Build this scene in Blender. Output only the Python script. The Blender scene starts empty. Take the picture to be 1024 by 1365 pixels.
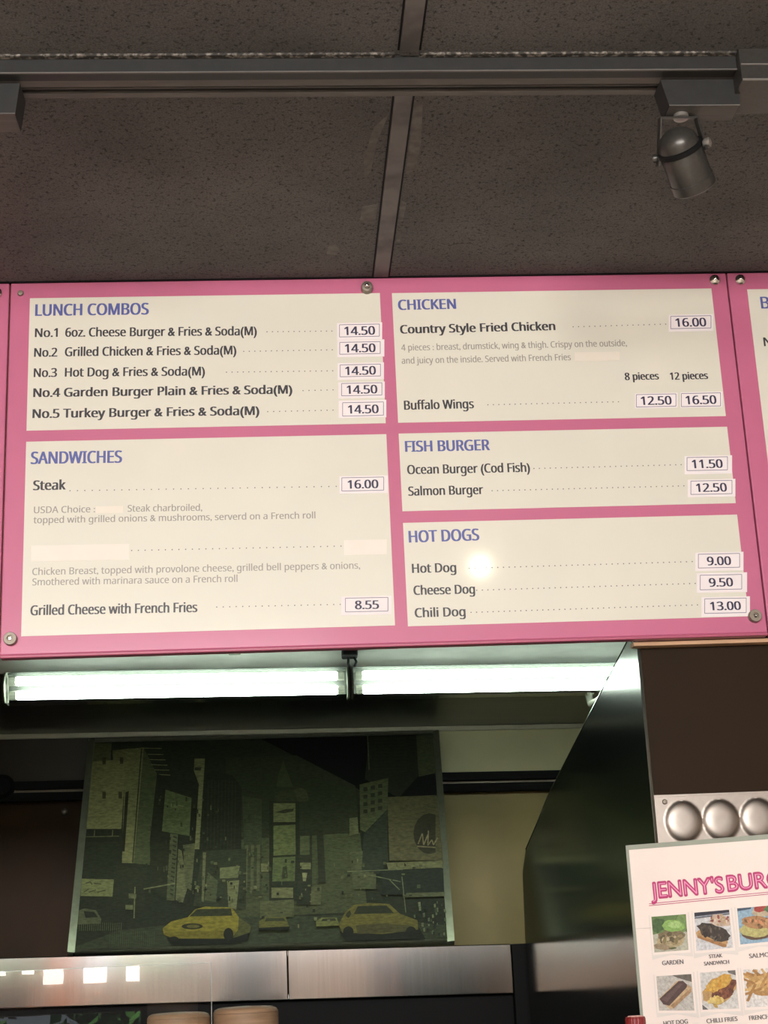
import bpy, bmesh, math, random
from mathutils import Vector, Matrix
random.seed(7)
SC = bpy.context.scene
COL = SC.collection

# ------------------------------------------------------------------ camera
W, H, F = 1024.0, 1365.0, 2050.0
CEIL = 2.74                                    # ceiling height, metres
PITCH, ROLL, YAW = 0.292775, -0.044567, 0.069784
CAM = Vector((-0.166598, -2.382246, CEIL - 1.137921))
FWD = Vector((math.sin(YAW) * math.cos(PITCH), math.cos(YAW) * math.cos(PITCH), math.sin(PITCH)))
_r0 = Vector((math.cos(YAW), -math.sin(YAW), 0)); _u0 = _r0.cross(FWD)
RIGHT = math.cos(ROLL) * _r0 + math.sin(ROLL) * _u0
UP = -math.sin(ROLL) * _r0 + math.cos(ROLL) * _u0
cd = bpy.data.cameras.new('camera'); co = bpy.data.objects.new('camera', cd); COL.objects.link(co)
cd.sensor_fit = 'HORIZONTAL'; cd.sensor_width = 36.0; cd.lens = F * 36.0 / W; cd.clip_start = 0.02
co.matrix_world = Matrix((( RIGHT.x, UP.x, -FWD.x, CAM.x), (RIGHT.y, UP.y, -FWD.y, CAM.y),
                          (RIGHT.z, UP.z, -FWD.z, CAM.z), (0, 0, 0, 1)))
SC.camera = co

# ------------------------------------------------------------------ world, lights, exposure
SC.view_settings.view_transform = 'Standard'; SC.view_settings.look = 'None'
SC.view_settings.gamma = 1.0; SC.view_settings.use_curve_mapping = False
SC.view_settings.exposure = 0.0
wd = bpy.data.worlds.new('daylight'); SC.world = wd; wd.use_nodes = True
_bg = wd.node_tree.nodes['Background']
_bg.inputs[0].default_value = (0.80, 0.90, 1.0, 1); _bg.inputs[1].default_value = 2.0
DAY_POWER, LAMP_RADIANCE, OVERHEAD_FILL_POWER, TUBE_RADIANCE = 310.0, 190.0, 47.0, 20.0

def area_light(name, loc, target, sx, sy, power, col):
    d = bpy.data.lights.new(name, 'AREA'); d.shape = 'RECTANGLE'; d.size = sx; d.size_y = sy
    d.energy = power; d.color = col
    o = bpy.data.objects.new(name, d); COL.objects.link(o); o.location = loc
    o.rotation_euler = (Vector(target) - Vector(loc)).to_track_quat('-Z', 'Y').to_euler()
area_light('window_daylight', (-0.55, -5.90, 2.42), (-0.2, 0, 2.25), 3.9, 0.52, DAY_POWER, (1.0, 0.98, 0.965))
sd = bpy.data.lights.new('sun', 'SUN'); sd.energy = 70.0; sd.angle = 0.02; so = bpy.data.objects.new('sun', sd); COL.objects.link(so)
so.rotation_euler = Vector((0.25, -0.75, -0.75)).to_track_quat('-Z', 'Y').to_euler()
area_light('overhead_fill', (-0.6, -3.1, CEIL - 0.03), (-0.6, -3.1, 0), 1.2, 0.6, OVERHEAD_FILL_POWER, (1.0, 0.95, 0.90))  # added fill from above the customer area, no fixture modelled

# ------------------------------------------------------------------ pixel rays to real planes
def ray(px, py): return (px - 512) / F * RIGHT - (py - 682.5) / F * UP + FWD
def at(px, py, Y):
    d = ray(px, py); return CAM + d * ((Y - CAM.y) / d.y)
def atx(px, py, X):
    d = ray(px, py); return CAM + d * ((X - CAM.x) / d.x)
def onp(px, py, P0, n):
    d = ray(px, py); return CAM + d * ((P0 - CAM).dot(n) / d.dot(n))

# ------------------------------------------------------------------ materials
def s2l(c):
    c = c / 255.0
    return c / 12.92 if c <= 0.04045 else ((c + 0.055) / 1.055) ** 2.4
def lin(rgb, g=1.0): return tuple(min(0.95, s2l(v) * g) for v in rgb) + (1.0,)
MATS = {}
def mat(name, rgb, rough=0.6, metal=0.0, spec=0.5, coat=0.0, coat_rough=0.1, var=0.0, scale=20.0,
        stretch=None, bump=0.0, gain=1.0, rgb2=None, lo=0.35, hi=0.65, detail=4.0, emit=None, alpha=None):
    if name in MATS: return MATS[name]
    m = bpy.data.materials.new(name); MATS[name] = m; m.use_nodes = True
    nt = m.node_tree; b = nt.nodes['Principled BSDF']
    b.inputs['Base Color'].default_value = lin(rgb, gain)
    b.inputs['Roughness'].default_value = rough; b.inputs['Metallic'].default_value = metal
    b.inputs['Specular IOR Level'].default_value = spec
    b.inputs['Coat Weight'].default_value = coat; b.inputs['Coat Roughness'].default_value = coat_rough
    if emit:
        b.inputs['Emission Color'].default_value = emit[0] + (1,); b.inputs['Emission Strength'].default_value = emit[1]
    if var or rgb2 or bump:
        tc = nt.nodes.new('ShaderNodeTexCoord'); mp = nt.nodes.new('ShaderNodeMapping')
        nt.links.new(tc.outputs['Object'], mp.inputs['Vector'])
        if stretch: mp.inputs['Scale'].default_value = stretch
        nz = nt.nodes.new('ShaderNodeTexNoise'); nz.inputs['Scale'].default_value = scale; nz.inputs['Detail'].default_value = detail
        nt.links.new(mp.outputs['Vector'], nz.inputs['Vector'])
        if var or rgb2:
            cr = nt.nodes.new('ShaderNodeValToRGB'); nt.links.new(nz.outputs['Fac'], cr.inputs['Fac'])
            a = lin(rgb, gain * (1 - var)); c = lin(rgb2, gain) if rgb2 else lin(rgb, gain * (1 + var))
            cr.color_ramp.elements[0].position = lo; cr.color_ramp.elements[0].color = a if not rgb2 else lin(rgb, gain)
            cr.color_ramp.elements[1].position = hi; cr.color_ramp.elements[1].color = c
            nt.links.new(cr.outputs['Color'], b.inputs['Base Color'])
        if bump:
            bp = nt.nodes.new('ShaderNodeBump'); bp.inputs['Strength'].default_value = bump; bp.inputs['Distance'].default_value = 0.004
            nt.links.new(nz.outputs['Fac'], bp.inputs['Height']); nt.links.new(bp.outputs['Normal'], b.inputs['Normal'])
    return m
def glass_mat(name, tint=(0.97, 0.99, 0.98)):
    m = bpy.data.materials.new(name); m.use_nodes = True; nt = m.node_tree
    for n in list(nt.nodes): nt.nodes.remove(n)
    o = nt.nodes.new('ShaderNodeOutputMaterial'); mx = nt.nodes.new('ShaderNodeMixShader'); fr = nt.nodes.new('ShaderNodeFresnel')
    t = nt.nodes.new('ShaderNodeBsdfTransparent'); g = nt.nodes.new('ShaderNodeBsdfGlossy')
    fr.inputs['IOR'].default_value = 1.5; t.inputs['Color'].default_value = tint + (1,); g.inputs['Roughness'].default_value = 0.0
    nt.links.new(fr.outputs[0], mx.inputs[0]); nt.links.new(t.outputs[0], mx.inputs[1]); nt.links.new(g.outputs[0], mx.inputs[2])
    nt.links.new(mx.outputs[0], o.inputs['Surface']); MATS[name] = m
    return m

# dark speckled ceiling tile: grease-darkened grey with black pits and faint dusty patches
def ceiling_mat():
    m = mat('ceiling_tile', (96, 88, 82), rough=0.8, spec=0.15); nt = m.node_tree; b = nt.nodes['Principled BSDF']
    tc = nt.nodes.new('ShaderNodeTexCoord')
    def noise(scale, detail, rough=0.5):
        n = nt.nodes.new('ShaderNodeTexNoise'); n.inputs['Scale'].default_value = scale; n.inputs['Detail'].default_value = detail
        n.inputs['Roughness'].default_value = rough; nt.links.new(tc.outputs['Object'], n.inputs['Vector']); return n
    def ramp(src, p0, c0, p1, c1):
        r = nt.nodes.new('ShaderNodeValToRGB'); nt.links.new(src.outputs['Fac'], r.inputs['Fac'])
        e = r.color_ramp.elements; e[0].position = p0; e[0].color = c0; e[1].position = p1; e[1].color = c1; return r
    big = ramp(noise(5, 5, 0.6), 0.3, lin((90, 88, 87)), 0.72, lin((107, 105, 103)))
    pits = ramp(noise(170, 4, 0.65), 0.34, (0.38, 0.38, 0.38, 1), 0.45, (1, 1, 1, 1))
    fine = ramp(noise(420, 2), 0.3, (0.72, 0.72, 0.72, 1), 0.7, (1.22, 1.22, 1.22, 1))
    def mul(a, c):
        x = nt.nodes.new('ShaderNodeMix'); x.data_type = 'RGBA'; x.blend_type = 'MULTIPLY'; x.inputs[0].default_value = 1.0
        nt.links.new(a, x.inputs[6]); nt.links.new(c, x.inputs[7]); return x.outputs[2]
    c = mul(mul(big.outputs[0], pits.outputs[0]), fine.outputs[0])
    nt.links.new(c, b.inputs['Base Color'])
    bp = nt.nodes.new('ShaderNodeBump'); bp.inputs['Strength'].default_value = 0.5; bp.inputs['Distance'].default_value = 0.002
    nt.links.new(pits.outputs[0], bp.inputs['Height']); nt.links.new(bp.outputs[0], b.inputs['Normal'])
    return m
M_CEIL = ceiling_mat()
M_TBAR = mat('grid_bar_paint', (112, 109, 107), rough=0.6, rgb2=(86, 83, 81), scale=14, lo=0.42, hi=0.62, spec=0.3)
M_DUST = mat('dust_smear', (118, 115, 112), rough=0.9, rgb2=(98, 95, 93), scale=60, spec=0.1)
M_CHIP = mat('chipped_edge_paint', (60, 57, 54), rough=0.7, rgb2=(140, 134, 126), scale=160, lo=0.47, hi=0.66, spec=0.2)
M_TRACK = mat('track_black', (40, 40, 39), rough=0.5, spec=0.4, var=0.1, scale=80)
M_TRACKLIP = mat('track_dust_and_highlight', (92, 88, 84), rough=0.6, var=0.12, scale=120, stretch=(0.2, 1, 1))
M_BLACK = mat('black_plastic', (18, 18, 18), rough=0.7, spec=0.2)
M_LAMP = mat('lamp_charcoal_metal', (72, 70, 66), rough=0.34, metal=0.5, var=0.08, scale=200)
M_LAMPEDGE = mat('lamp_bright_edge', (150, 146, 140), rough=0.35, metal=0.6)
M_PINK = mat('pink_acrylic', (196, 106, 139), rough=0.42, spec=0.35, coat=0.35, coat_rough=0.14, var=0.03, scale=4)
M_SEAM = mat('pink_edge', (176, 84, 112), rough=0.4, var=0.02)
M_CREAM = mat('cream_panel_print', (223, 220, 205), rough=0.40, spec=0.40, coat=0.6, coat_rough=0.085, var=0.02, scale=5)
M_HEAD = mat('heading_blue_ink', (84, 92, 158), rough=0.42, var=0.02)
M_INK = mat('dark_ink', (52, 49, 54), rough=0.42, var=0.02)
M_INK2 = mat('price_ink', (46, 40, 70), rough=0.5, var=0.02)
M_GREY = mat('grey_ink', (152, 147, 138), rough=0.42, var=0.02)
M_DOT = mat('dot_ink', (96, 90, 88), rough=0.42, var=0.02)
M_STICK = mat('sticker_paper', (240, 232, 232), rough=0.6, spec=0.2, var=0.015, scale=30)
M_TAPE = mat('correction_tape', (236, 228, 216), rough=0.55, var=0.015, scale=30)
M_CHROME = mat('polished_chrome', (235, 230, 225), rough=0.16, metal=1.0, var=0.03, scale=60)
M_WASHER = mat('brushed_washer', (140, 131, 118), rough=0.5, metal=0.6, var=0.06, scale=200)
M_STEEL_DARK = mat('hood_steel', (118, 120, 118), rough=0.30, metal=1.0, var=0.08, scale=60, stretch=(0.05, 1, 1))
M_STEEL_PART = mat('partition_steel', (110, 114, 106), rough=0.13, metal=1.0, var=0.05, scale=120, stretch=(1, 1, 0.04))
M_STEEL_BAND = mat('shelf_steel', (186, 184, 181), rough=0.085, metal=1.0, var=0.05, scale=160, stretch=(1, 1, 0.03))
M_STEEL_EMB = mat('embossed_steel', (166, 157, 148), rough=0.42, metal=1.0, var=0.03, scale=90)
M_HOODFACE = mat('hood_face_metal', (200, 204, 196), rough=0.45, metal=0.3, var=0.10, scale=40, stretch=(0.2, 1, 1))
M_HOUSE = mat('fixture_grey_enamel', (68, 72, 66), rough=0.5, var=0.03)  # even grey, set dark so the gap between the tubes reads dimmer
M_CAP = mat('fixture_end_cap', (120, 122, 110), rough=0.55, var=0.08, scale=60)
M_TUBE = mat('fluorescent_tube', (250, 255, 250), rough=0.4, emit=((0.86, 1.0, 0.88), TUBE_RADIANCE))
M_BROWNW = mat('brown_wall_panel', (60, 42, 25), rough=0.5, spec=0.12, rgb2=(50, 35, 21), scale=6)
M_TANW = mat('tan_wall_panel', (160, 144, 94), rough=0.45, spec=0.3, rgb2=(148, 133, 88), scale=5)
M_PALEW = mat('pale_wall_panel', (208, 202, 156), rough=0.5, rgb2=(198, 192, 148), scale=5)
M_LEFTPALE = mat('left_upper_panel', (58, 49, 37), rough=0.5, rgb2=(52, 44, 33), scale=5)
M_TRIMW = mat('cream_trim', (190, 184, 160), rough=0.45, var=0.04)
M_BWALL = mat('brown_laminate', (46, 33, 20), rough=0.6, rgb2=(41, 29, 17), scale=4, spec=0.12)
M_WOOD = mat('raw_plywood', (196, 158, 124), rough=0.7, var=0.12, scale=40, stretch=(0.2, 1, 2))
M_ALU = mat('picture_frame_aluminium', (160, 162, 140), rough=0.30, metal=0.9, var=0.06, scale=60)
M_KRAFT = mat('tan_wood_grain', (166, 134, 104), rough=0.6, rgb2=(142, 112, 84), scale=26, stretch=(0.6, 0.6, 7), lo=0.3, hi=0.7)
M_PAPER = mat('white_paper', (222, 210, 202), rough=0.35, spec=0.35, coat=0.3, coat_rough=0.2, var=0.01)
M_LAMI = mat('laminate_margin', (142, 148, 136), rough=0.25, spec=0.5, var=0.04, scale=30)
M_MAGENTA = mat('magenta_ink', (172, 50, 104), rough=0.45, var=0.02)
M_ROSE = mat('rose_ink', (222, 140, 178), rough=0.45, var=0.02)
M_CAPTION = mat('caption_ink', (96, 92, 92), rough=0.45, var=0.02)
M_RED = mat('red_cap_plastic', (120, 26, 28), rough=0.35, var=0.1, scale=60)
M_CAPGLINT = mat('cap_highlight_paint', (206, 160, 150), rough=0.4, var=0.05)
M_FLOOR = mat('floor_tile', (208, 198, 184), rough=0.5, var=0.08, scale=3)
M_PLASTER = mat('front_room_plaster', (204, 190, 176), rough=0.8, var=0.04, scale=3)
M_DARKTRIM = mat('dark_window_frame', (38, 40, 42), rough=0.5, var=0.05)
M_COUNTER = mat('counter_laminate', (120, 108, 96), rough=0.5, var=0.06)
M_ORANGE = mat('orange_paint', (222, 120, 52), rough=0.5, var=0.05)
M_LEAF = mat('leaf_green', (70, 110, 48), rough=0.6, rgb2=(38, 66, 30), scale=6)
M_BARK = mat('bark_brown', (86, 66, 50), rough=0.9, var=0.2, scale=20)
M_GLASS = glass_mat('clear_glass')

# ------------------------------------------------------------------ mesh builder
class MB:
    def __init__(self): self.v = []; self.f = []; self.m = []; self.mats = []; self.smooth = []
    def mi(self, m):
        if m not in self.mats: self.mats.append(m)
        return self.mats.index(m)
    def add(self, vs, fs, m, smooth=False):
        b = len(self.v); self.v += [Vector(p) for p in vs]; k = self.mi(m)
        for f in fs: self.f.append([b + i for i in f]); self.m.append(k); self.smooth.append(smooth)
        return self
    def box(self, lo, hi, m, bevel=0.0):
        x0, y0, z0 = lo; x1, y1, z1 = hi
        bm = bmesh.new()
        vs = [bm.verts.new(p) for p in [(x0,y0,z0),(x1,y0,z0),(x1,y1,z0),(x0,y1,z0),(x0,y0,z1),(x1,y0,z1),(x1,y1,z1),(x0,y1,z1)]]
        for f in [(0,3,2,1),(4,5,6,7),(0,1,5,4),(1,2,6,5),(2,3,7,6),(3,0,4,7)]: bm.faces.new([vs[i] for i in f])
        if bevel: bmesh.ops.bevel(bm, geom=bm.edges[:], offset=bevel, segments=2, affect='EDGES', profile=0.5)
        bm.verts.index_update()
        self.add([v.co.copy() for v in bm.verts], [[v.index for v in f.verts] for f in bm.faces], m); bm.free(); return self
    def hexa(self, p, m):              # 8 free corners ordered as in box
        return self.add(p, [(0,3,2,1),(4,5,6,7),(0,1,5,4),(1,2,6,5),(2,3,7,6),(3,0,4,7)], m)
    def prism(self, poly, axis, a, b, m):      # polygon in the other two axes, extruded along axis 'X'/'Y'/'Z'
        def P(u, v, t): return {'X': (t, u, v), 'Y': (u, t, v), 'Z': (u, v, t)}[axis]
        n = len(poly)
        vs = [P(u, v, a) for u, v in poly] + [P(u, v, b) for u, v in poly]
        return self.add(vs, [list(range(n))[::-1], list(range(n, 2 * n))] + [(i, (i+1) % n, n + (i+1) % n, n + i) for i in range(n)], m)
    def lathe(self, o, d, prof, m, n=28, smooth=True):      # prof = (radius, distance along d)
        o = Vector(o); d = Vector(d).normalized(); a = d.orthogonal().normalized(); b = d.cross(a)
        vs = []; fs = []
        for r, t in prof:
            for i in range(n):
                ang = 2 * math.pi * i / n; vs.append(o + d * t + (a * math.cos(ang) + b * math.sin(ang)) * max(r, 1e-5))
        for k in range(len(prof) - 1):
            for i in range(n): fs.append((k*n+i, k*n+(i+1) % n, (k+1)*n+(i+1) % n, (k+1)*n+i))
        fs.append(list(range(n))[::-1]); fs.append([(len(prof)-1)*n + i for i in range(n)])
        return self.add(vs, fs, m, smooth)
    def tube(self, pts, r, m, n=10):
        pts = [Vector(p) for p in pts]; vs = []; fs = []; ref = None
        for k, p in enumerate(pts):
            t = (pts[min(k+1, len(pts)-1)] - pts[max(k-1, 0)]).normalized()
            a = t.orthogonal().normalized() if ref is None else (ref - t * ref.dot(t)).normalized()
            ref = a; b = t.cross(a)
            for i in range(n):
                g = 2 * math.pi * i / n; vs.append(p + (a * math.cos(g) + b * math.sin(g)) * r)
        for k in range(len(pts) - 1):
            for i in range(n): fs.append((k*n+i, k*n+(i+1) % n, (k+1)*n+(i+1) % n, (k+1)*n+i))
        fs.append(list(range(n))[::-1]); fs.append([(len(pts)-1)*n + i for i in range(n)])
        return self.add(vs, fs, m, True)
    def tilt(self, k):                 # slight lean of the kitchen line: the whole run drops a little to the right
        for p in self.v: p.z += k * p.x
        return self
    def build(self, name, parent=None, kind=None):
        me = bpy.data.meshes.new(name); off = Vector((0, 0, 0))
        p = parent
        while p is not None: off += Vector(p.location); p = p.parent
        me.from_pydata([tuple(q - off) for q in self.v], [], self.f)
        for m in self.mats: me.materials.append(m)
        for i, pl in enumerate(me.polygons): pl.material_index = self.m[i]; pl.use_smooth = self.smooth[i]
        me.update()
        o = bpy.data.objects.new(name, me); COL.objects.link(o)
        if parent: o.parent = parent
        if kind: o['kind'] = kind
        if any(self.smooth): o.data.set_sharp_from_angle(angle=math.radians(40))
        return o
def tag(o, label, cat, group=None):
    o['label'] = label; o['category'] = cat
    if group: o['group'] = group
    return o
def thing(name, label, cat, loc, group=None):
    o = bpy.data.objects.new(name, None); COL.objects.link(o); o.location = loc; o.empty_display_size = 0.05
    return tag(o, label, cat, group)

# ------------------------------------------------------------------ lettering (drawn as flat ink meshes)
def sans(s, bold):
    o = ''
    for ch in s:
        if 'A' <= ch <= 'Z': o += chr((0x1D5D4 if bold else 0x1D5A0) + ord(ch) - 65)
        elif 'a' <= ch <= 'z': o += chr((0x1D5EE if bold else 0x1D5BA) + ord(ch) - 97)
        elif '0' <= ch <= '9': o += chr((0x1D7EC if bold else 0x1D7E2) + ord(ch) - 48)
        else: o += ch
    return o
_cache = {}
def glyphs(s, style):
    k = (s, style)
    if k in _cache: return _cache[k]
    c = bpy.data.curves.new('ink', 'FONT'); c.resolution_u = 4; c.fill_mode = 'FRONT'
    if style == 'thin': c.offset = -0.022
    c.body = s if style in ('deco', 'thin') else sans(s, style == 'bold')
    o = bpy.data.objects.new('ink', c); COL.objects.link(o)
    dg = bpy.context.evaluated_depsgraph_get(); me = bpy.data.meshes.new_from_object(o.evaluated_get(dg))
    vs = [(v.co.x, v.co.y) for v in me.vertices]; fs = []
    for p in me.polygons:
        f = list(p.vertices)
        a = sum(vs[f[i]][0] * vs[f[(i+1) % len(f)]][1] - vs[f[(i+1) % len(f)]][0] * vs[f[i]][1] for i in range(len(f)))
        fs.append(f if a > 0 else f[::-1])
    bpy.data.objects.remove(o); bpy.data.curves.remove(c); bpy.data.meshes.remove(me)
    x0 = min(v[0] for v in vs); x1 = max(v[0] for v in vs)
    _cache[k] = ([(v[0] - x0, v[1]) for v in vs], fs, x1 - x0); return _cache[k]
CAPH = {}
def caph(style):
    if style not in CAPH: CAPH[style] = max(v[1] for v in glyphs('H', style)[0])
    return CAPH[style]
def ink(mb, s, L, R, cap, up, n, m, style='reg', fat=0.0, lift=0.0004):
    """writes s from 3-D point L to R; cap = capital height in metres; n = surface normal toward the reader"""
    vs, fs, w = glyphs(s, style); ex = R - L; k = ex.length / w; ex = ex.normalized(); ez = (up - ex * up.dot(ex)).normalized()
    kz = cap / caph(style)
    sh_ = [(0, 0)] if not fat else [(-fat, 0), (0, 0), (fat, 0)]
    if style == 'deco' and fat > 0.0005: sh_ += [(-fat * .7, -fat * .7), (fat * .7, -fat * .7), (-fat * .7, fat * .7), (fat * .7, fat * .7), (0, fat), (0, -fat)]
    for i, (sx_, sz_) in enumerate(sh_):
        mb.add([L + ex * (x * k + sx_) + ez * (y * kz + sz_) + n * (lift + 0.00003 * i) for x, y in vs], fs, m)
NB = Vector((0, -1, 0)); ZU = Vector((0, 0, 1))
def bl(px, py): return at(px, py, 0.0)
def board_text(parent, s, lx, ly, rx, ry, cap, m, style='reg', fat=0.0, name='lettering', lift=0.0010):
    mb = MB(); L = bl(lx, ly); R = bl(rx, ry); c = (bl(lx, ly - cap) - L).length
    ink(mb, s, L, R, c, ZU, NB, m, style, fat, lift)
    return mb.build(name, parent)
def dots(parent, x0, y0, x1, y1, n, r=0.85):
    mb = MB()
    for i in range(n):
        t = i / (n - 1); c = bl(x0 + (x1 - x0) * t, y0 + (y1 - y0) * t); rr = r * 0.00118
        mb.add([c + Vector((rr * math.cos(a), -0.0010, rr * math.sin(a))) for a in [k * math.pi / 4 for k in range(8)]], [list(range(8))], m_dot)
    return mb.build('dot_leader', parent)
m_dot = M_DOT

# ================================================================== SETTING
XL, XR, YF, YK = -3.2, 3.2, -6.0, 2.43
ceil = MB().box((XL, YF, CEIL), (XR, 0.02, CEIL + 0.06), M_CEIL).build('ceiling', kind='structure')
MB().box((XL, YF, -0.08), (XR, YK + 0.2, 0.0), M_FLOOR).build('floor', kind='structure')
MB().box((XL, 0.02, CEIL), (XR, YK + 0.2, CEIL + 0.06), M_STEEL_DARK).build('ceiling_kitchen', kind='structure')
# exposed ceiling grid: one long runner toward the boards, cross runner above the track
g = MB(); g.box((0.000, -0.596, CEIL - 0.003), (0.0245, -0.004, CEIL + 0.001), M_TBAR, 0.0008)
g.box((0.000, -2.2, CEIL - 0.003), (0.0245, -0.668, CEIL + 0.001), M_TBAR, 0.0008)
for yy0, yy1 in ((-2.2, -0.668), (-0.596, -0.004)):
    g.box((-0.003, yy0, CEIL - 0.0006), (-0.0004, yy1, CEIL + 0.001), M_BLACK); g.box((0.025, yy0, CEIL - 0.0006), (0.0275, yy1, CEIL + 0.001), M_BLACK)
g.build('trim_1', kind='structure')
g = MB()
def smear(pts):
    g.add([Vector((x, y, CEIL - 0.0005)) for x, y in pts], [list(range(len(pts)))[::-1]], M_DUST)
smear([(0.028, -0.55), (0.040, -0.54), (0.046, -0.44), (0.044, -0.36), (0.030, -0.35), (0.029, -0.45)])
smear([(0.028, -0.27), (0.038, -0.26), (0.036, -0.20), (0.029, -0.20)])
smear([(0.029, -0.17), (0.036, -0.165), (0.037, -0.13), (0.030, -0.13)])
smear([(-0.004, -0.52), (-0.024, -0.48), (-0.034, -0.40), (-0.030, -0.33), (-0.022, -0.36), (-0.018, -0.44)])
smear([(-0.006, -0.26), (-0.03, -0.25), (-0.032, -0.20), (-0.008, -0.19)])
smear([(-0.068, -0.125), (-0.080, -0.115), (-0.082, -0.09), (-0.066, -0.085), (-0.060, -0.10)])
g.build('trim_2', kind='structure')
MB().box((XL, -0.002, CEIL - 0.0018), (XR, 0.006, CEIL + 0.0), M_BLACK).build('trim_3', kind='structure')   # black strip painting the shadow line where the ceiling meets the boards
# header beam that carries the boards
MB().box((XL, 0.016, CEIL - 0.610), (XR, 0.034, CEIL), M_WOOD).build('wall_header', kind='structure')
# plain walls
MB().box((XL - 0.1, YF, 0), (XL, YK + 0.2, CEIL), M_PLASTER).build('wall_left', kind='structure')
MB().box((XR, YF, 0), (XR + 0.1, YK + 0.2, CEIL), M_PLASTER).build('wall_right', kind='structure')
XP = 0.4065                                     # plane of the steel partition
MB().box((XP, 0.040, 0), (XR, 0.075, CEIL - 0.001), M_BWALL).build('wall_brown_right', kind='structure')
# street wall behind the customer: two glazed openings plus an added row of glowing boxes
YG = -0.30; GT = math.radians(1.9)              # the glass guard on the counter: its place and lean
def mirrored(px, py, Y):                        # where a guard reflection seen at a pixel comes from, on the plane y = Y
    n = Vector((0, -math.cos(GT), math.sin(GT))); a = at(281.5, 1283, YG); d = ray(px, py)
    h = CAM + d * ((a - CAM).dot(n) / d.dot(n)); r = d - n * (2 * d.dot(n)); return h + r * ((Y - h.y) / r.y)
def opening_wall():
    lo = mirrored(-20, 1400, YF); hi = mirrored(188, 1346, YF)
    x0, x1, z0, z1 = -2.6, hi.x, lo.z, hi.z
    for a_, b_ in (((XL, 0), (XR, z0)), ((XL, z1), (XR, CEIL)), ((XL, z0), (x0, z1)), ((x1, z0), (XR, z1))):
        mb = MB(); mb.box((a_[0], YF - 0.12, a_[1]), (b_[0], YF, b_[1]), M_PLASTER); mb.build('wall_street', kind='structure')
    fr = MB(); t = 0.03
    for p, q in (((x0, z0 - t), (x1, z0)), ((x0, z1), (x1, z1 + t)), ((x0 - t, z0 - t), (x0, z1 + t)), ((x1, z0 - t), (x1 + t, z1 + t))):
        fr.box((p[0], YF - 0.06, p[1]), (q[0], YF + 0.01, q[1]), M_DARKTRIM)
    w = fr.build('window_1', kind='structure')
    MB().add([(x0, YF - 0.05, z0), (x1, YF - 0.05, z0), (x1, YF - 0.05, z1), (x0, YF - 0.05, z1)], [(0, 1, 2, 3)], M_GLASS).build('window_pane', w)
    MB().box((XL, YF + 0.001, 0), (-2.0, YF + 0.05, z0 - 0.05), M_BWALL).build('trim_9', kind='structure')  # this and the next panels added to darken stretches of the shelf reflection
    MB().box((-0.62, YF + 0.001, 0), (-0.32, YF + 0.05, 2.1), M_DARKTRIM).build('trim_10', kind='structure')
    MB().box((0.42, YF + 0.001, 0), (0.62, YF + 0.05, 2.1), M_DARKTRIM).build('trim_11', kind='structure')
    MB().box((1.25, YF + 0.001, 0), (2.6, YF + 0.05, 2.1), M_COUNTER).build('trim_12', kind='structure')
    M_SQ = mat('pane_glow', (255, 250, 240), rough=0.5, emit=((1.0, 0.95, 0.86), 26.0))  # added emitters standing in for bright window panes in the guard reflection
    for i, (a_, b_, y0, y1, nm) in enumerate(((-14, 6, 1289, 1300, 'first'), (29, 44, 1289, 1298, 'second'), (58, 83, 1288, 1311, 'third'), (111, 141, 1287, 1309, 'fourth'), (168, 185, 1286, 1307, 'fifth'))):
        p = mirrored(a_, y0, YF + 0.04); q = mirrored(b_, y1, YF + 0.04)
        mb = MB(); mb.box((min(p.x, q.x), YF, min(p.z, q.z)), (max(p.x, q.x), YF + 0.04, max(p.z, q.z)), M_SQ, 0.003)
        tag(mb.build('pane_glow_box'), '%s small added glow box from the left, reflected as a bright window pane' % nm, 'lamp', 'glow boxes added for pane reflections')
opening_wall()
MB().box((-12, -22, -0.12), (12, YF - 0.12, -0.02), M_COUNTER).build('ground_street', kind='structure')

# ------------------------------------------------------------------ kitchen back wall
KT = -0.015                                     # the kitchen run is about a degree out of level with the boards
def kz(px, py, Y):
    p = at(px, py, Y); return p.z - KT * p.x
zt = kz(670, 969, YK); zr0 = kz(670, 1030, YK); zr1 = kz(670, 1056, YK)
xpl = at(112, 1010, YK).x + 0.05; xpr = at(592, 1010, YK).x - 0.05
MB().box((XL, YK, 0), (XR, YK + 0.1, CEIL), M_BROWNW).build('wall_back', kind='structure')
w = MB(); w.box((xpr - 0.25, YK - 0.006, zr0 - 0.01), (XR, YK + 0.002, zt), M_PALEW); w.tilt(KT).build('trim_4', kind='structure')
w = MB(); w.box((xpr - 0.25, YK - 0.006, 1.2), (XR, YK + 0.002, zr1 + 0.01), M_TANW); w.tilt(KT).build('trim_5', kind='structure')
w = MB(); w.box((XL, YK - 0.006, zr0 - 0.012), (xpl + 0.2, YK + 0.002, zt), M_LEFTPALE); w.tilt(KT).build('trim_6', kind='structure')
w = MB(); w.box((-2.2, YK - 0.016, zt - 0.011), (XR, YK - 0.004, zt + 0.004), M_TRIMW, 0.002); w.tilt(KT).build('trim_7', kind='structure')

MB().box((-1.78, 0.05, 0), (-1.72, YK, CEIL - 0.001), M_BROWNW).build('wall_kitchen_left', kind='structure')  # unseen dark wall put in to keep the partition reflection dark
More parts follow.
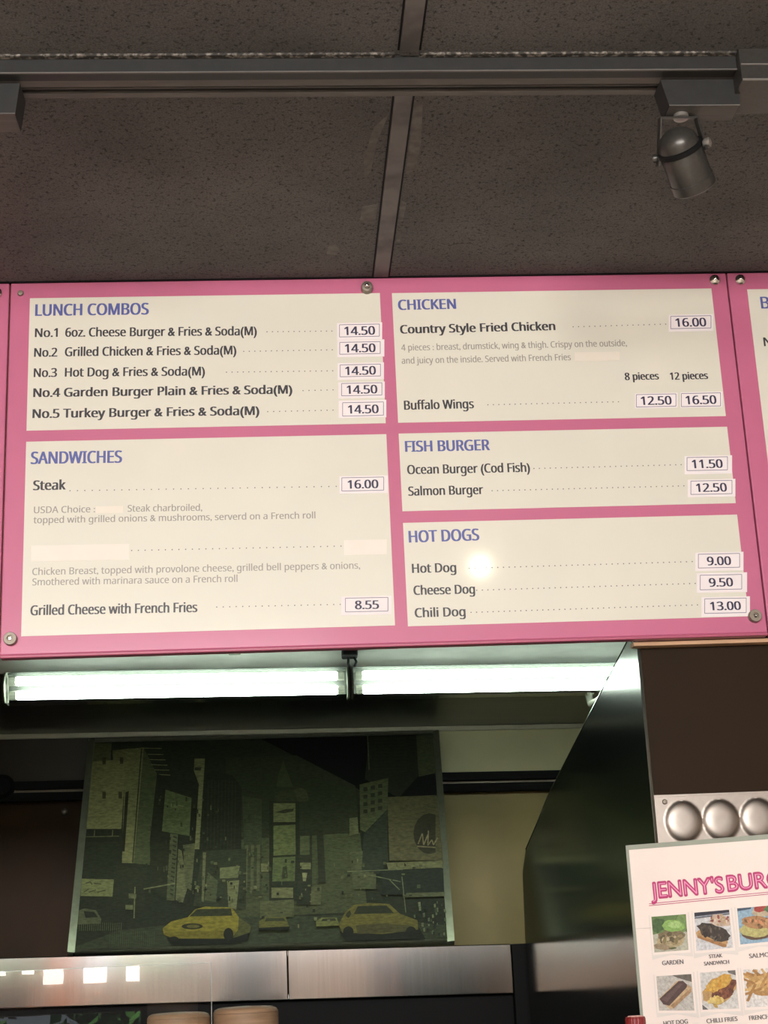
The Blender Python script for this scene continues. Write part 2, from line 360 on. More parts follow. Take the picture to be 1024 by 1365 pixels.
# black double rail on the back wall
r = thing('wall_rail', 'black double rail running across the back wall behind the city picture', 'rail', (0, YK - 0.03, zr1))
MB().box((-2.0, YK - 0.040, zr0 - 0.026), (2.0, YK - 0.006, zr0), M_BLACK, 0.003).tilt(KT).build('upper_bar', r)
MB().box((-2.0, YK - 0.034, zr1), (2.0, YK - 0.006, zr0 - 0.034), M_BLACK, 0.003).tilt(KT).build('lower_bar', r)
MB().box((-2.0, YK - 0.022, zr0 - 0.035), (2.0, YK - 0.010, zr0 - 0.025), M_WASHER).tilt(KT).build('bright_strip', r)
pk = at(3, 1048, YK - 0.05)
MB().lathe((pk.x, YK - 0.006, pk.z), (0, -1, 0), [(0.02, 0), (0.034, 0.01), (0.036, 0.04), (0.026, 0.055)], M_BLACK).build('end_knob', r)
for (px, py) in ((86, 1061), (86, 1082)):
    p = at(px, py, YK)
    tag(MB().lathe((p.x, YK, p.z), (0, -1, 0), [(0.010, 0), (0.010, 0.004), (0.007, 0.009), (0.002, 0.011)], M_WASHER).build('screw_head'),
        'small shiny screw head on the brown back wall, %s of two' % ('upper' if py < 1070 else 'lower'), 'screw', 'screw heads on the brown back wall')

# ------------------------------------------------------------------ exhaust hood with the fluorescent fixtures
YL = 1.62                                       # plane of the fixtures
zb = kz(470, 927, YL); ztp = kz(470, 887, YL)
hood = thing('exhaust_hood', 'dark stainless exhaust hood above the kitchen line with light fixtures on its front edge', 'hood', (0, 2.0, zt))
YH = YL + 0.07
MB().prism([(YH, ztp + 0.006), (YK - 0.008, zt + 0.004), (YK - 0.008, zt + 0.016), (YH + 0.02, ztp + 0.03)], 'X', -1.7, 1.9, M_STEEL_DARK).tilt(KT).build('underside', hood)
MB().box((-1.7, YH, ztp + 0.006), (1.9, YH + 0.02, CEIL - 0.06), M_HOODFACE).tilt(KT).build('front_face', hood)
def fixture(x0, x1, label):
    yc = YL; hh = ztp - zb
    f = thing('fluorescent_light', label, 'light', ((x0 + x1) / 2, YH, zb), 'fluorescent lights under the hood edge')
    # white tray: back, top lip and a sloped reflector
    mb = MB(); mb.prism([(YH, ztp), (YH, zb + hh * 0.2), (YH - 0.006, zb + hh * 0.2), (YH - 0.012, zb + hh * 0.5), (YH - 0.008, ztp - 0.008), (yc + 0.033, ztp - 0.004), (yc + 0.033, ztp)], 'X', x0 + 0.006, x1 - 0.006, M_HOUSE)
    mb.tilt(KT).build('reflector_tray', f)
    for k, zz in enumerate((zb + hh * 0.70, zb + hh * 0.26)):
        rr = 0.0120
        t = MB(); t.lathe((x0 + 0.030, yc + 0.018 + 0.012 * k, zz), (1, 0, 0), [(rr * 0.8, 0), (rr, 0.004), (rr, x1 - x0 - 0.064), (rr * 0.8, x1 - x0 - 0.060)], M_TUBE, 20)
        tb = t.tilt(KT).build('fluorescent_tube', f)
        for xe in (x0 + 0.012, x1 - 0.030):
            MB().lathe((xe, yc + 0.018 + 0.012 * k, zz), (1, 0, 0), [(rr * 1.02, 0), (rr * 1.02, 0.018)], M_CAP, 20).tilt(KT).build('tube_cap', tb)
    # clear wrap lens around the front, its own curved profile closed by end caps
    prof = [(YH - 0.002, ztp - 0.001)]
    for i in range(9):
        a = math.pi / 2 - i / 8 * math.pi * 0.86
        prof.append((yc + 0.014 - 0.030 * math.sin(math.pi * (i / 8) * 0.9 + 0.15), ztp - 0.002 - hh * (i / 8)))
    prof.append((YH - 0.004, zb))
    n = len(prof); L = MB()
    L.add([(x0 + 0.004, y, z) for y, z in prof] + [(x1 - 0.004, y, z) for y, z in prof], [(i, i + 1, n + i + 1, n + i) for i in range(n - 1)], M_GLASS, True)
    L.tilt(KT).build('clear_lens', f)
    for xe in (x0, x1 - 0.005):
        MB().prism(prof, 'X', xe, xe + 0.005, M_CAP).tilt(KT).build('end_cap', f)
    return f
xa0 = at(3, 911, YL - 0.01).x; xa1 = at(465.5, 905, YL).x; xb0 = at(468.5, 905, YL).x
fixture(xa0, xa1, 'left fluorescent tube light under the hood, its curved end cap showing')
fixture(xb0, xb0 + (xa1 - xa0), 'right fluorescent tube light under the hood, its far end hidden by the steel partition')
# clip and plug at the joint
p = at(468, 868, YL + 0.02)
pl = thing('cable_plug', 'small black plug and cable hanging at the joint between the fluorescent lights', 'plug', (p.x, p.y, p.z))
MB().box((p.x - 0.024, YH - 0.050, p.z - 0.012), (p.x + 0.018, YH, p.z + 0.012), M_BLACK, 0.004).build('plug_body', pl)
MB().tube([(p.x + 0.008, YH - 0.03, p.z - 0.01), (p.x + 0.014, YH - 0.034, p.z - 0.026), (p.x + 0.008, YH - 0.03, p.z - 0.040)], 0.0035, M_BLACK).build('cable', pl)
MB().tube([(p.x - 0.006, YH - 0.03, p.z - 0.01), (p.x - 0.008, YH - 0.036, p.z - 0.03), (p.x - 0.003, YH - 0.03, p.z - 0.042)], 0.0035, M_BLACK).build('cable', pl)
p = at(313, 870.5, YH)
tag(MB().box((p.x - 0.016, YH - 0.012, p.z - 0.006), (p.x + 0.016, YH, p.z + 0.006), M_CAP, 0.002).build('mounting_clip'), 'small tan clip on the hood face above the left fluorescent light', 'clip')
p = at(800, 923, YL)
cn = MB(); cn.tube([(p.x + 0.09, YL - 0.01, p.z - 0.034), (p.x + 0.03, YL - 0.01, p.z - 0.014), (p.x, YL, p.z - 0.018), (p.x - 0.006, YL + 0.03, p.z - 0.020), (p.x - 0.004, YH + 0.04, p.z - 0.012), (p.x - 0.004, YH + 0.07, p.z + 0.02)], 0.010, M_CAP, 12)
tag(cn.build('conduit_elbow'), 'small bent conduit under the right fluorescent light beside the partition edge', 'pipe')

# ------------------------------------------------------------------ steel partition
pp = [atx(*q, XP) for q in ((846, 851), (839, 852), (776, 974), (731, 1062), (717, 1097), (702, 1132))]
poly = [(0.045, CEIL - 0.6445)] + [(q.y, q.z) for q in pp[1:]]
yb = 1.50; poly += [(1.47, poly[-1][1] - 0.05), (yb, poly[-1][1] - 0.2), (yb, 1.0), (0.045, 1.0)]
sp = thing('steel_partition', 'dark polished steel partition with a sloping top beside the brown wall', 'partition', (XP, 1.0, 1.0))
MB().prism(poly, 'X', XP - 0.002, XP + 0.0, M_STEEL_PART).build('sheet', sp)
fe = MB(); fe.box((XP - 0.0035, 0.036, 1.0), (XP + 0.002, 0.046, CEIL - 0.6445), M_STEEL_PART, 0.001); fe.build('front_edge', sp)
te = MB(); top = [Vector((XP - 0.0015, y, z)) for y, z in poly[1:6]]; te.tube(top, 0.0016, M_STEEL_PART, 8); te.build('top_edge', sp)

# ------------------------------------------------------------------ steel shelf (bright band) and what is under it
YS = 1.55
z1 = (kz(2, 1279, YS) + kz(690, 1256, YS)) / 2; z0 = (kz(2, 1342, YS) + kz(690, 1326, YS)) / 2
xs0, xsm, xs1 = -1.6, at(384, 1297, YS).x, at(683, 1290, YS).x
sh = thing('steel_shelf', 'long stainless steel shelf with a tall brushed front under the city picture', 'shelf', (0, 1.9, z0))
for nm, a, b, y0 in (('front_panel', xs0, xsm - 0.0008, YS), ('front_panel', xsm + 0.0008, xs1, YS - 0.0012)):
    MB().box((a, y0, z0), (b, y0 + 0.012, z1), M_STEEL_BAND, 0.002).tilt(KT).build(nm, sh)
MB().box((xs0, YS + 0.013, z1 - 0.014), (xs1, YK - 0.01, z1 - 0.002), M_STEEL_BAND).tilt(KT).build('shelf_top', sh)
MB().box((xs0, YS + 0.012, z0 + 0.002), (xs1, YS + 0.05, z0 + 0.012), M_STEEL_DARK).tilt(KT).build('return_lip', sh)
MB().box((xs1 + 0.002, YS, 1.0), (XP + 0.04, YS + 0.04, z1 - 0.006), M_BLACK, 0.002).build('corner_post', sh)
MB().box((xs0, YS + 0.055, 1.0), (XP + 0.06, YS + 0.08, z0 + 0.02), M_BLACK).tilt(KT).build('trim_8', kind='structure')
MB().box((xs0, YS + 0.10, 0.0), (XP - 0.01, 2.2, 1.0), M_STEEL_DARK, 0.004).build('back_counter')
tag(bpy.data.objects['back_counter'], 'dark steel kitchen counter standing under the steel shelf', 'counter')

# ------------------------------------------------------------------ city picture leaning on the shelf
BLc = at(90, 1271, 1.90); BRc = at(606, 1256, 1.90); TLc = at(118, 987, 2.38); TRc = at(585, 975, 2.38)
P0 = BLc; exq = (BRc - BLc).normalized(); ezq = (TLc - BLc); ezq = (ezq - exq * ezq.dot(exq)).normalized(); NP = exq.cross(ezq)
if NP.y > 0: NP = -NP
def pq(px, py, lift=0.0): return onp(px, py, P0, NP) + NP * lift
PG = 1.45                                        # print density
pic = thing('city_picture', 'large framed dark city street print with yellow taxis, leaning above the steel shelf', 'picture', tuple((BLc + BRc) / 2))
MB().hexa([BLc - NP*0.012, BRc - NP*0.012, BRc - NP*0.001, BLc - NP*0.001, TLc - NP*0.012, TRc - NP*0.012, TRc - NP*0.001, TLc - NP*0.001], M_BLACK).build('backing', pic)
pr = MB(); LAY = [0.0006]
def pm(rgb):
    rgb = (int(rgb[0] * 0.88 + 7), int(rgb[1] * 0.88 + 6), int((rgb[2] * 0.88 + 5) * 0.84))
    return mat('print_%d_%d_%d' % rgb, rgb, rough=0.55, spec=0.25, gain=PG, rgb2=tuple(int(v * 0.74) for v in rgb), scale=75, detail=8.0, stretch=(1, 1, 2.5), lo=0.32, hi=0.68)
def poly_px(mb, pts, rgb, fn=pq, mm=None):
    LAY[0] += 0.00003
    vs = [fn(x, y, LAY[0]) for x, y in pts]
    ar = sum(pts[i][0] * pts[(i+1) % len(pts)][1] - pts[(i+1) % len(pts)][0] * pts[i][1] for i in range(len(pts)))
    mb.add(vs, [list(range(len(vs))) if ar < 0 else list(range(len(vs)))[::-1]], mm or pm(rgb))
def A(*pts): return [(90 + x / 3.938, 960 + y / 3.938) for x, y in pts]
def B(*pts): return [(340 + x / 3.657, 960 + y / 3.657) for x, y in pts]
def line_px(mb, p, q, w, rgb, fn=pq, mm=None):
    dx, dy = q[0] - p[0], q[1] - p[1]; l = math.hypot(dx, dy) or 1; nx, ny = -dy / l * w / 2, dx / l * w / 2
    poly_px(mb, [(p[0] + nx, p[1] + ny), (q[0] + nx, q[1] + ny), (q[0] - nx, q[1] - ny), (p[0] - nx, p[1] - ny)], rgb, fn, mm)
poly_px(pr, [(98, 1268), (604, 1253), (584, 979), (124, 990)], (34, 38, 31))
poly_px(pr, [(300, 1010), (470, 1005), (480, 1120), (310, 1130)], (40, 46, 37))
poly_px(pr, [(310, 1120), (480, 1110), (490, 1215), (300, 1225)], (62, 68, 52))
poly_px(pr, [(98, 1263), (160, 1240), (330, 1222), (480, 1220), (603, 1235), (604, 1253), (98, 1268)], (50, 57, 46))
# left blocks
poly_px(pr, A((140,122),(232,120),(226,216),(133,218)), (74, 75, 60))
poly_px(pr, A((132,218),(306,205),(283,572),(99,572)), (116, 114, 88))
poly_px(pr, A((236,160),(345,148),(300,215),(240,212)), (96, 95, 74))
poly_px(pr, A((302,170),(345,150),(402,143),(347,752),(286,750)), (106, 106, 82))
poly_px(pr, A((386,150),(392,150),(345,750),(339,750)), (38, 40, 32))
poly_px(pr, A((305,380),(322,372),(300,690),(284,690)), (32, 32, 25))
for (x, y) in ((183,377),(268,377),(183,197),(275,195)): poly_px(pr, A((x,y),(x+18,y),(x+18,y+36),(x,y+36)), (56, 52, 36))
poly_px(pr, A((402,150),(470,285),(432,762),(347,752)), (68, 74, 57))
for (a, b2) in (((402,148),(495,150)),((420,180),(505,182)),((430,208),(515,210)),((440,235),(525,238)),((455,262),(535,264)),((470,286),(540,290))):
    q = A(a, b2); line_px(pr, q[0], q[1], 0.9, (120, 120, 98))
poly_px(pr, A((98,576),(276,576),(270,640),(90,640)), (28, 31, 25))
for a, b2 in (((96,614),(270,610)),((143,578),(140,614)),((238,578),(235,612))):
    q = A(a, b2); line_px(pr, q[0], q[1], 1.2, (92, 94, 74))
poly_px(pr, A((75,834),(244,838),(236,928),(68,925)), (104, 108, 82))
for a, b2 in (((95,858),(120,850)),((120,850),(130,866)),((140,858),(178,862)),((85,905),(110,890)),((112,905),(150,892)),((155,905),(200,895))):
    q = A(a, b2); line_px(pr, q[0], q[1], 1.3, (52, 56, 42))
poly_px(pr, A((245,760),(420,780),(400,1000),(240,990)), (38, 43, 34))
poly_px(pr, A((60,1000),(92,990),(150,1000),(178,1045),(175,1070),(52,1075)), (78, 84, 70))
poly_px(pr, A((85,1004),(140,1008),(160,1036),(95,1040)), (30, 34, 28))
for i in range(22): q = A((52 + i * 11, 1066), (50 + i * 11, 1108)); line_px(pr, q[0], q[1], 0.7, (80, 86, 70))
for i in range(22): q = A((225 + i * 11, 1110), (222 + i * 11, 1190)); line_px(pr, q[0], q[1], 0.6, (70, 76, 60))
poly_px(pr, A((470,285),(560,310),(650,320),(692,345),(690,640),(630,664),(432,640)), (30, 34, 27))
poly_px(pr, A((515,368),(652,412),(640,612),(496,586)), (74, 84, 61))
poly_px(pr, A((545,440),(610,450),(606,470),(542,460)), (90, 98, 74))
poly_px(pr, A((432,640),(540,660),(520,950),(440,900)), (36, 40, 32))
poly_px(pr, A((540,598),(580,604),(562,952),(520,948)), (72, 78, 61))
for i in range(14): q = A((556 - i * 1.4, 615 + i * 23), (574 - i * 1.4, 622 + i * 23)); line_px(pr, q[0], q[1], 2.0, (42, 46, 36))
poly_px(pr, A((582,680),(600,690),(632,880),(606,962),(568,948)), (90, 93, 75))
poly_px(pr, A((606,660),(672,650),(650,900),(620,880)), (78, 82, 65))
poly_px(pr, A((667,206),(722,206),(716,300),(692,682),(668,682),(690,340),(664,270)), (106, 107, 86))
poly_px(pr, A((668,252),(704,252),(700,268),(668,268)), (46, 48, 38))
poly_px(pr, A((724,300),(762,268),(868,296),(916,362),(912,682),(708,692)), (30, 34, 28))
for i in range(9): q = A((740 + i * 18, 320), (733 + i * 18, 680)); line_px(pr, q[0], q[1], 0.6, (46, 51, 42))
poly_px(pr, A((918,400),(1020,420),(1020,940),(935,900)), (54, 60, 48))
for x in (940, 972, 1004): q = A((x, 660), (x - 4, 900)); line_px(pr, q[0], q[1], 4, (76, 80, 64))
poly_px(pr, A((708,692),(940,680),(936,1000),(660,980)), (44, 49, 39))
poly_px(pr, A((800,780),(905,770),(895,832),(800,836)), (94, 98, 78))
poly_px(pr, A((838,850),(902,845),(886,1000),(845,990)), (98, 101, 80))
poly_px(pr, A((712,700),(728,700),(716,960),(704,955)), (88, 92, 74))
poly_px(pr, A((735,800),(790,850),(780,960),(720,950)), (66, 72, 57))
for a, b2 in (((355,880),(350,1045)),((400,892),(565,862))): q = A(a, b2); line_px(pr, q[0], q[1], 1.6, (104, 108, 88))
poly_px(pr, A((305,975),(345,975),(345,1000),(305,1000)), (96, 100, 80)); poly_px(pr, A((322,915),(362,918),(360,942),(322,940)), (92, 96, 78))
# taxi, left
poly_px(pr, A((520,1148),(860,1150),(960,1105),(945,1160),(850,1180),(545,1184)), (20, 22, 18))
poly_px(pr, A((896,1038),(965,1085),(958,1120),(870,1150)), (74, 76, 48))
poly_px(pr, A((500,1098),(545,1062),(632,1040),(668,1000),(722,984),(862,988),(900,1040),(896,1105),(860,1152),(560,1152),(506,1132)), (124, 115, 50))
poly_px(pr, A((505,1120),(890,1105),(860,1152),(560,1152),(506,1132)), (106, 98, 42))
poly_px(pr, A((640,1036),(682,998),(858,994),(866,1032)), (44, 48, 36))
for i, (cx, cy, rx, ry, c) in enumerate(((655,1088,56,16,(38, 38, 26)), (660,1088,34,9,(92, 88, 52)), (845,1130,26,34,(26, 27, 22)), (560,1155,24,14,(26, 27, 22)))):
    poly_px(pr, A(*[(cx + rx * math.cos(k * math.pi / 8), cy + ry * math.sin(k * math.pi / 8)) for k in range(16)]), c)
# centre tower
poly_px(pr, B((70,400),(216,400),(216,885),(70,885)), (34, 38, 30))
poly_px(pr, B((95,345),(252,345),(252,402),(95,402)), (46, 52, 40))
poly_px(pr, B((104,332),(112,280),(138,200),(166,280),(186,332)), (56, 63, 49))
poly_px(pr, B((190,345),(215,332),(250,345),(265,395),(210,402)), (58, 62, 50))
for pts, c in ((((90,410),(197,410),(197,502),(90,502)), (94, 98, 75)), (((90,520),(197,515),(199,660),(90,666)), (84, 92, 66)), (((88,676),(197,670),(194,790),(84,792)), (76, 86, 61)), (((80,822),(186,822),(186,872),(80,872)), (96, 97, 76))): poly_px(pr, B(*pts), c)
poly_px(pr, B((98,455),(150,440),(190,436),(185,450),(140,460)), (40, 44, 34))
poly_px(pr, B((135,720),(155,715),(160,775),(130,780)), (48, 54, 40))
poly_px(pr, B((218,540),(278,540),(278,905),(202,905)), (38, 43, 35))
for pts, c in ((((220,570),(266,570),(266,662),(220,662)), (70, 76, 59)), (((220,700),(272,700),(272,732),(220,732)), (102, 104, 83)), (((230,750),(255,750),(248,790),(234,790)), (110, 112, 92)), (((275,820),(325,815),(320,905),(270,905)), (80, 84, 66)), (((30,705),(65,705),(65,745),(30,745)), (100, 103, 82)), (((300,540),(332,540),(345,800),(310,800)), (38, 43, 34)), (((25,890),(190,880),(190,965),(25,970)), (78, 82, 62))): poly_px(pr, B(*pts), c)
# right blocks
poly_px(pr, B((558,85),(792,80),(795,280),(700,385),(535,292)), (27, 30, 25))
q = B((549, 82), (556, 248)); line_px(pr, q[0], q[1], 1.6, (76, 80, 66))
for i in range(11): q = B((575, 100 + i * 16), (740, 96 + i * 16)); line_px(pr, q[0], q[1], 0.7, (36, 40, 33))
poly_px(pr, B((786,80),(872,75),(892,262),(797,282)), (60, 65, 55))
poly_px(pr, B((510,320),(650,288),(645,440),(555,560),(512,540)), (70, 75, 59))
for i in range(4):
    for j in range(3): poly_px(pr, B((528 + j * 36, 335 + i * 36 - j * 8), (548 + j * 36, 333 + i * 36 - j * 8), (548 + j * 36, 352 + i * 36 - j * 8), (528 + j * 36, 354 + i * 36 - j * 8)), (34, 37, 30))
poly_px(pr, B((460,485),(500,480),(505,560),(460,570)), (84, 88, 70))
poly_px(pr, B((460,640),(520,640),(590,740),(590,830),(480,830)), (70, 75, 60))
poly_px(pr, B((530,560),(645,440),(650,700),(600,760),(520,740)), (40, 47, 42))
poly_px(pr, B((645,382),(890,372),(915,692),(655,692)), (76, 73, 59))
poly_px(pr, B(*[(850 + 78 * math.cos(k * math.pi / 8), 560 + 100 * math.sin(k * math.pi / 8)) for k in range(16) if 850 + 78 * math.cos(k * math.pi / 8) < 905]), (42, 40, 34))
for a, b2 in (((795,610),(815,560)),((815,560),(822,615)),((822,615),(845,560)),((845,545),(842,618)),((842,618),(862,590)),((862,590),(870,615)),((870,615),(890,580)),((790,622),(880,628))): q = B(a, b2); line_px(pr, q[0], q[1], 1.6, (112, 104, 88))
poly_px(pr, B((640,702),(916,692),(917,726),(650,738)), (94, 95, 76))
poly_px(pr, B((610,740),(917,728),(922,850),(620,860)), (30, 36, 33))
poly_px(pr, B((720,850),(921,845),(922,866),(720,872)), (76, 80, 66))
for a, b2 in (((450,745),(720,735)),((545,760),(710,795)),((650,780),(705,835)),((716,770),(735,945))): q = B(a, b2); line_px(pr, q[0], q[1], 1.2, (92, 98, 84))
rc = random.Random(3)
for i in range(46):
    x = rc.uniform(770, 925); y = rc.uniform(890, 1050); s = rc.uniform(5, 13); v = rc.choice(((84, 94, 84), (58, 66, 58), (104, 110, 96), (34, 40, 36)))
    poly_px(pr, B((x, y), (x + s, y - 3), (x + s * 1.1, y + s * 1.6), (x + 2, y + s * 1.7)), v)
# taxi, right, and small cabs
poly_px(pr, B((410,1040),(800,1020),(830,1075),(440,1085)), (24, 27, 22))
poly_px(pr, B((408,1005),(440,945),(482,910),(560,900),(655,905),(705,952),(792,985),(795,1030),(620,1052),(425,1045)), (92, 87, 46))
poly_px(pr, B((480,955),(502,916),(640,912),(678,950)), (38, 42, 33))
poly_px(pr, B((440,960),(462,935),(470,955),(455,975)), (44, 48, 36)); poly_px(pr, B((490,1010),(620,1000),(760,1010),(740,1040),(500,1052)), (66, 64, 44))
for x in (455, 760): poly_px(pr, B(*[(x + 26 * math.cos(k * math.pi / 6), 1040 + 26 * math.sin(k * math.pi / 6)) for k in range(12)]), (24, 26, 22))
poly_px(pr, B((15,1020),(170,1015),(165,1032),(20,1034)), (22, 24, 20)); poly_px(pr, B((20,990),(50,970),(150,968),(166,1015),(20,1022)), (92, 90, 52)); poly_px(pr, B((55,975),(140,973),(148,988),(48,990)), (52, 56, 42))
poly_px(pr, B((298,990),(325,972),(398,972),(412,1010),(298,1016)), (98, 102, 66)); poly_px(pr, B((330,977),(390,976),(396,988),(322,990)), (50, 54, 42))
for i in range(150):                            # small lit windows, signs and street clutter of the print
    x = rc.uniform(250, 560); y = rc.uniform(1140, 1236); w_ = rc.uniform(1.2, 4.5); h_ = rc.uniform(1.2, 5)
    if 216 < x < 345 and y > 1205 or x > 450 and y > 1200: continue
    v = rc.choice(((84, 88, 70), (66, 72, 57), (98, 101, 82), (40, 45, 36), (30, 34, 28), (74, 76, 54)))
    poly_px(pr, [(x, y), (x + w_, y - 0.1), (x + w_, y + h_), (x, y + h_)], v)
for i in range(110):
    x = rc.uniform(190, 345); y = rc.uniform(1060, 1225); w_ = rc.uniform(1, 3); h_ = rc.uniform(2, 7)
    if y > 1203: continue
    poly_px(pr, [(x, y), (x + w_, y - 0.1), (x + w_, y + h_), (x, y + h_)], rc.choice(((48, 54, 43), (62, 67, 54), (36, 40, 32), (78, 82, 66))))
pr.build('printed_sheet', pic)
# aluminium frame, four bars
fw = 0.019
def bar(a, b, inn):
    mb = MB(); mb.hexa([a - NP*0.012, b - NP*0.012, b + inn[1] - NP*0.012, a + inn[0] - NP*0.012, a + NP*0.007, b + NP*0.007, b + inn[1] + NP*0.004, a + inn[0] + NP*0.004], M_ALU)
    return mb.build('frame_bar', pic)
exu = (BRc - BLc).normalized(); ezl = (TLc - BLc).normalized(); ezr = (TRc - BRc).normalized()
bar(BLc, TLc, (exu * fw, exu * fw)); bar(TRc, BRc, (-exu * fw, -exu * fw))
bar(TLc + exu*fw, TRc - exu*fw, (-ezl * 0.010, -ezr * 0.010)); bar(BRc - exu*fw, BLc + exu*fw, (ezr * 0.010, ezl * 0.010))

# ================================================================== MENU BOARDS
zb0 = CEIL - 0.6359
def board(name, label, x0, x1):
    t = thing('menu_board', label, 'menu board', ((x0 + x1) / 2, 0.012, zb0), 'pink menu boards above the counter')
    MB().box((x0, 0.0, zb0), (x1, 0.012, CEIL - 0.0022), M_PINK, 0.002).build('pink_sheet', t)
    MB().box((x0 + 0.001, -0.0045, zb0 - 0.0055), (x1 - 0.001, 0.015, zb0 - 0.0002), M_SEAM, 0.0015).build('bottom_channel', t)
    return t
mb_main = board('menu_board', 'wide pink menu board with lunch combos, sandwiches, chicken, fish burger and hot dogs', -0.6085, 0.6092)
mb_left = board('menu_board', 'pink menu board cut off at the left edge, bare strip with one stud', -1.83, -0.6108)
mb_right = board('menu_board', 'pink menu board cut off at the right edge, starting with a letter B', 0.6115, 1.83)
def panel(t, x0, x1, zt_, zb_):
    return MB().box((x0, -0.0008, CEIL + zb_), (x1, 0.002, CEIL + zt_), M_CREAM).build('cream_panel', t)
xA0, xA1, xB0, xB1 = -0.5762, 0.0094, 0.0298, 0.5808
p_lunch = panel(mb_main, xA0, xA1, -0.0307, -0.2654); p_sand = panel(mb_main, xA0, xA1, -0.2845, -0.6066)
p_chick = panel(mb_main, xB0, xB1, -0.0312, -0.2650); p_fish = panel(mb_main, xB0, xB1, -0.2840, -0.4178); p_dog = panel(mb_main, xB0, xB1, -0.4375, -0.6088)
p_right = panel(mb_right, at(996, 386, 0).x, 1.80, -0.034, -0.60)
H_ = M_HEAD
board_text(p_lunch, 'LUNCH COMBOS', 47.6, 421.4, 197.7, 419.5, 15.4, H_, fat=0.0010, name='heading')
board_text(p_lunch, 'No.1', 47.1, 449.7, 76.5, 449.3, 11.6, M_INK, fat=0.0007)
board_text(p_lunch, '6oz. Cheese Burger & Fries & Soda(M)', 87.5, 449.2, 342, 447.2, 11.8, M_INK, fat=0.0007)
board_text(p_lunch, 'No.2', 46, 476, 76, 475.6, 11.6, M_INK, fat=0.0007)
board_text(p_lunch, 'Grilled Chicken & Fries & Soda(M)', 87, 475.2, 314.7, 472.8, 11.8, M_INK, fat=0.0007)
board_text(p_lunch, 'No.3', 45.5, 503, 75.5, 502.6, 11.6, M_INK, fat=0.0007)
board_text(p_lunch, 'Hot Dog & Fries & Soda(M)', 87, 502.4, 272.8, 500.8, 11.8, M_INK, fat=0.0007)
board_text(p_lunch, 'No.4 Garden Burger Plain & Fries & Soda(M)', 45, 529.6, 389.2, 525, 11.6, M_INK, fat=0.0009)
board_text(p_lunch, 'No.5 Turkey Burger & Fries & Soda(M)', 44, 557.6, 345.2, 553.4, 11.8, M_INK, fat=0.0009)
dots(p_lunch, 356, 442.6, 442.5, 441.6, 13); dots(p_lunch, 325, 468.7, 443, 466.6, 17); dots(p_lunch, 302, 496.4, 443.6, 494.6, 20)
dots(p_lunch, 404, 521, 444, 520, 6); dots(p_lunch, 357, 549, 444, 547, 12)
board_text(p_sand, 'SANDWICHES', 41.7, 618.8, 162, 617, 16.2, H_, fat=0.0010, name='heading')
board_text(p_sand, 'Steak', 44.8, 653.7, 87.2, 652.8, 12.8, M_INK, fat=0.0009)
dots(p_sand, 93.5, 654.4, 448.3, 648.6, 37)
G_ = M_GREY
board_text(p_sand, 'USDA Choice :', 45.4, 684.4, 126.6, 683, 8.8, G_, fat=0.00025)
board_text(p_sand, 'Steak charbroiled,', 170.4, 682.3, 269.5, 681, 8.8, G_, fat=0.00025)
board_text(p_sand, 'topped with grilled onions & mushrooms, serverd on a French roll', 44.8, 697.8, 420.4, 691.2, 8.8, G_, fat=0.00025)
board_text(p_sand, 'Chicken Breast, topped with provolone cheese, grilled bell peppers & onions,', 43.2, 766.8, 480, 758.2, 9.2, G_, fat=0.00025)
board_text(p_sand, 'Smothered with marinara sauce on a French roll', 43.2, 780.6, 316.5, 775.8, 9.2, G_, fat=0.00025)
dots(p_sand, 175.6, 734, 454.6, 728.2, 32)
board_text(p_sand, 'Grilled Cheese with French Fries', 41.1, 820.4, 262.7, 816, 13, M_INK, fat=0.0007)
dots(p_sand, 289, 809.4, 453.6, 805.8, 20)
board_text(p_chick, 'CHICKEN', 531.7, 413.5, 607.5, 412, 13.4, H_, fat=0.0010, name='heading')
board_text(p_chick, 'Country Style Fried Chicken', 534.3, 445, 740, 440.4, 11.2, M_INK, fat=0.0009)
dots(p_chick, 764, 436, 887.4, 432.4, 18)
board_text(p_chick, '4 pieces : breast, drumstick, wing & thigh. Crispy on the outside,', 535.3, 467.8, 835.7, 461.6, 8.4, G_, fat=0.00025)
board_text(p_chick, 'and juicy on the inside. Served with French Fries', 535.8, 485.2, 761, 480.4, 8.4, G_, fat=0.00025)
board_text(p_chick, '8 pieces', 833.7, 507, 878.2, 506, 9.6, M_INK, fat=0.0007)
board_text(p_chick, '12 pieces', 894, 506.6, 943.7, 505.4, 9.6, M_INK, fat=0.0007)
board_text(p_chick, 'Buffalo Wings', 539.4, 546.5, 631.5, 544.4, 12, M_INK, fat=0.0007)
dots(p_chick, 650.5, 539.9, 824.5, 535.8, 25)
board_text(p_fish, 'FISH BURGER', 541, 602.6, 652.6, 600.4, 14.4, H_, fat=0.0010, name='heading')
board_text(p_fish, 'Ocean Burger (Cod Fish)', 543.6, 632.3, 706.3, 629.2, 12, M_INK, fat=0.0007)
board_text(p_fish, 'Salmon Burger', 545, 661, 644, 658.8, 12, M_INK, fat=0.0007)
dots(p_fish, 711.8, 624.8, 908, 619.7, 28); dots(p_fish, 656, 654.4, 911.6, 647.9, 36)
board_text(p_dog, 'HOT DOGS', 546, 723.5, 638.5, 720.4, 15.6, H_, fat=0.0010, name='heading')
board_text(p_dog, 'Hot Dog', 550, 764, 608, 762.6, 12.2, M_INK, fat=0.0007)
board_text(p_dog, 'Cheese Dog', 552, 793.2, 633, 791.4, 12.2, M_INK, fat=0.0007)
board_text(p_dog, 'Chili Dog', 553.7, 823.2, 620.4, 821.4, 12.2, M_INK, fat=0.0007)
dots(p_dog, 625.5, 757.8, 922.7, 748.8, 40); dots(p_dog, 635.5, 787, 926.7, 777.9, 40); dots(p_dog, 628, 816.5, 929.7, 806.5, 42)
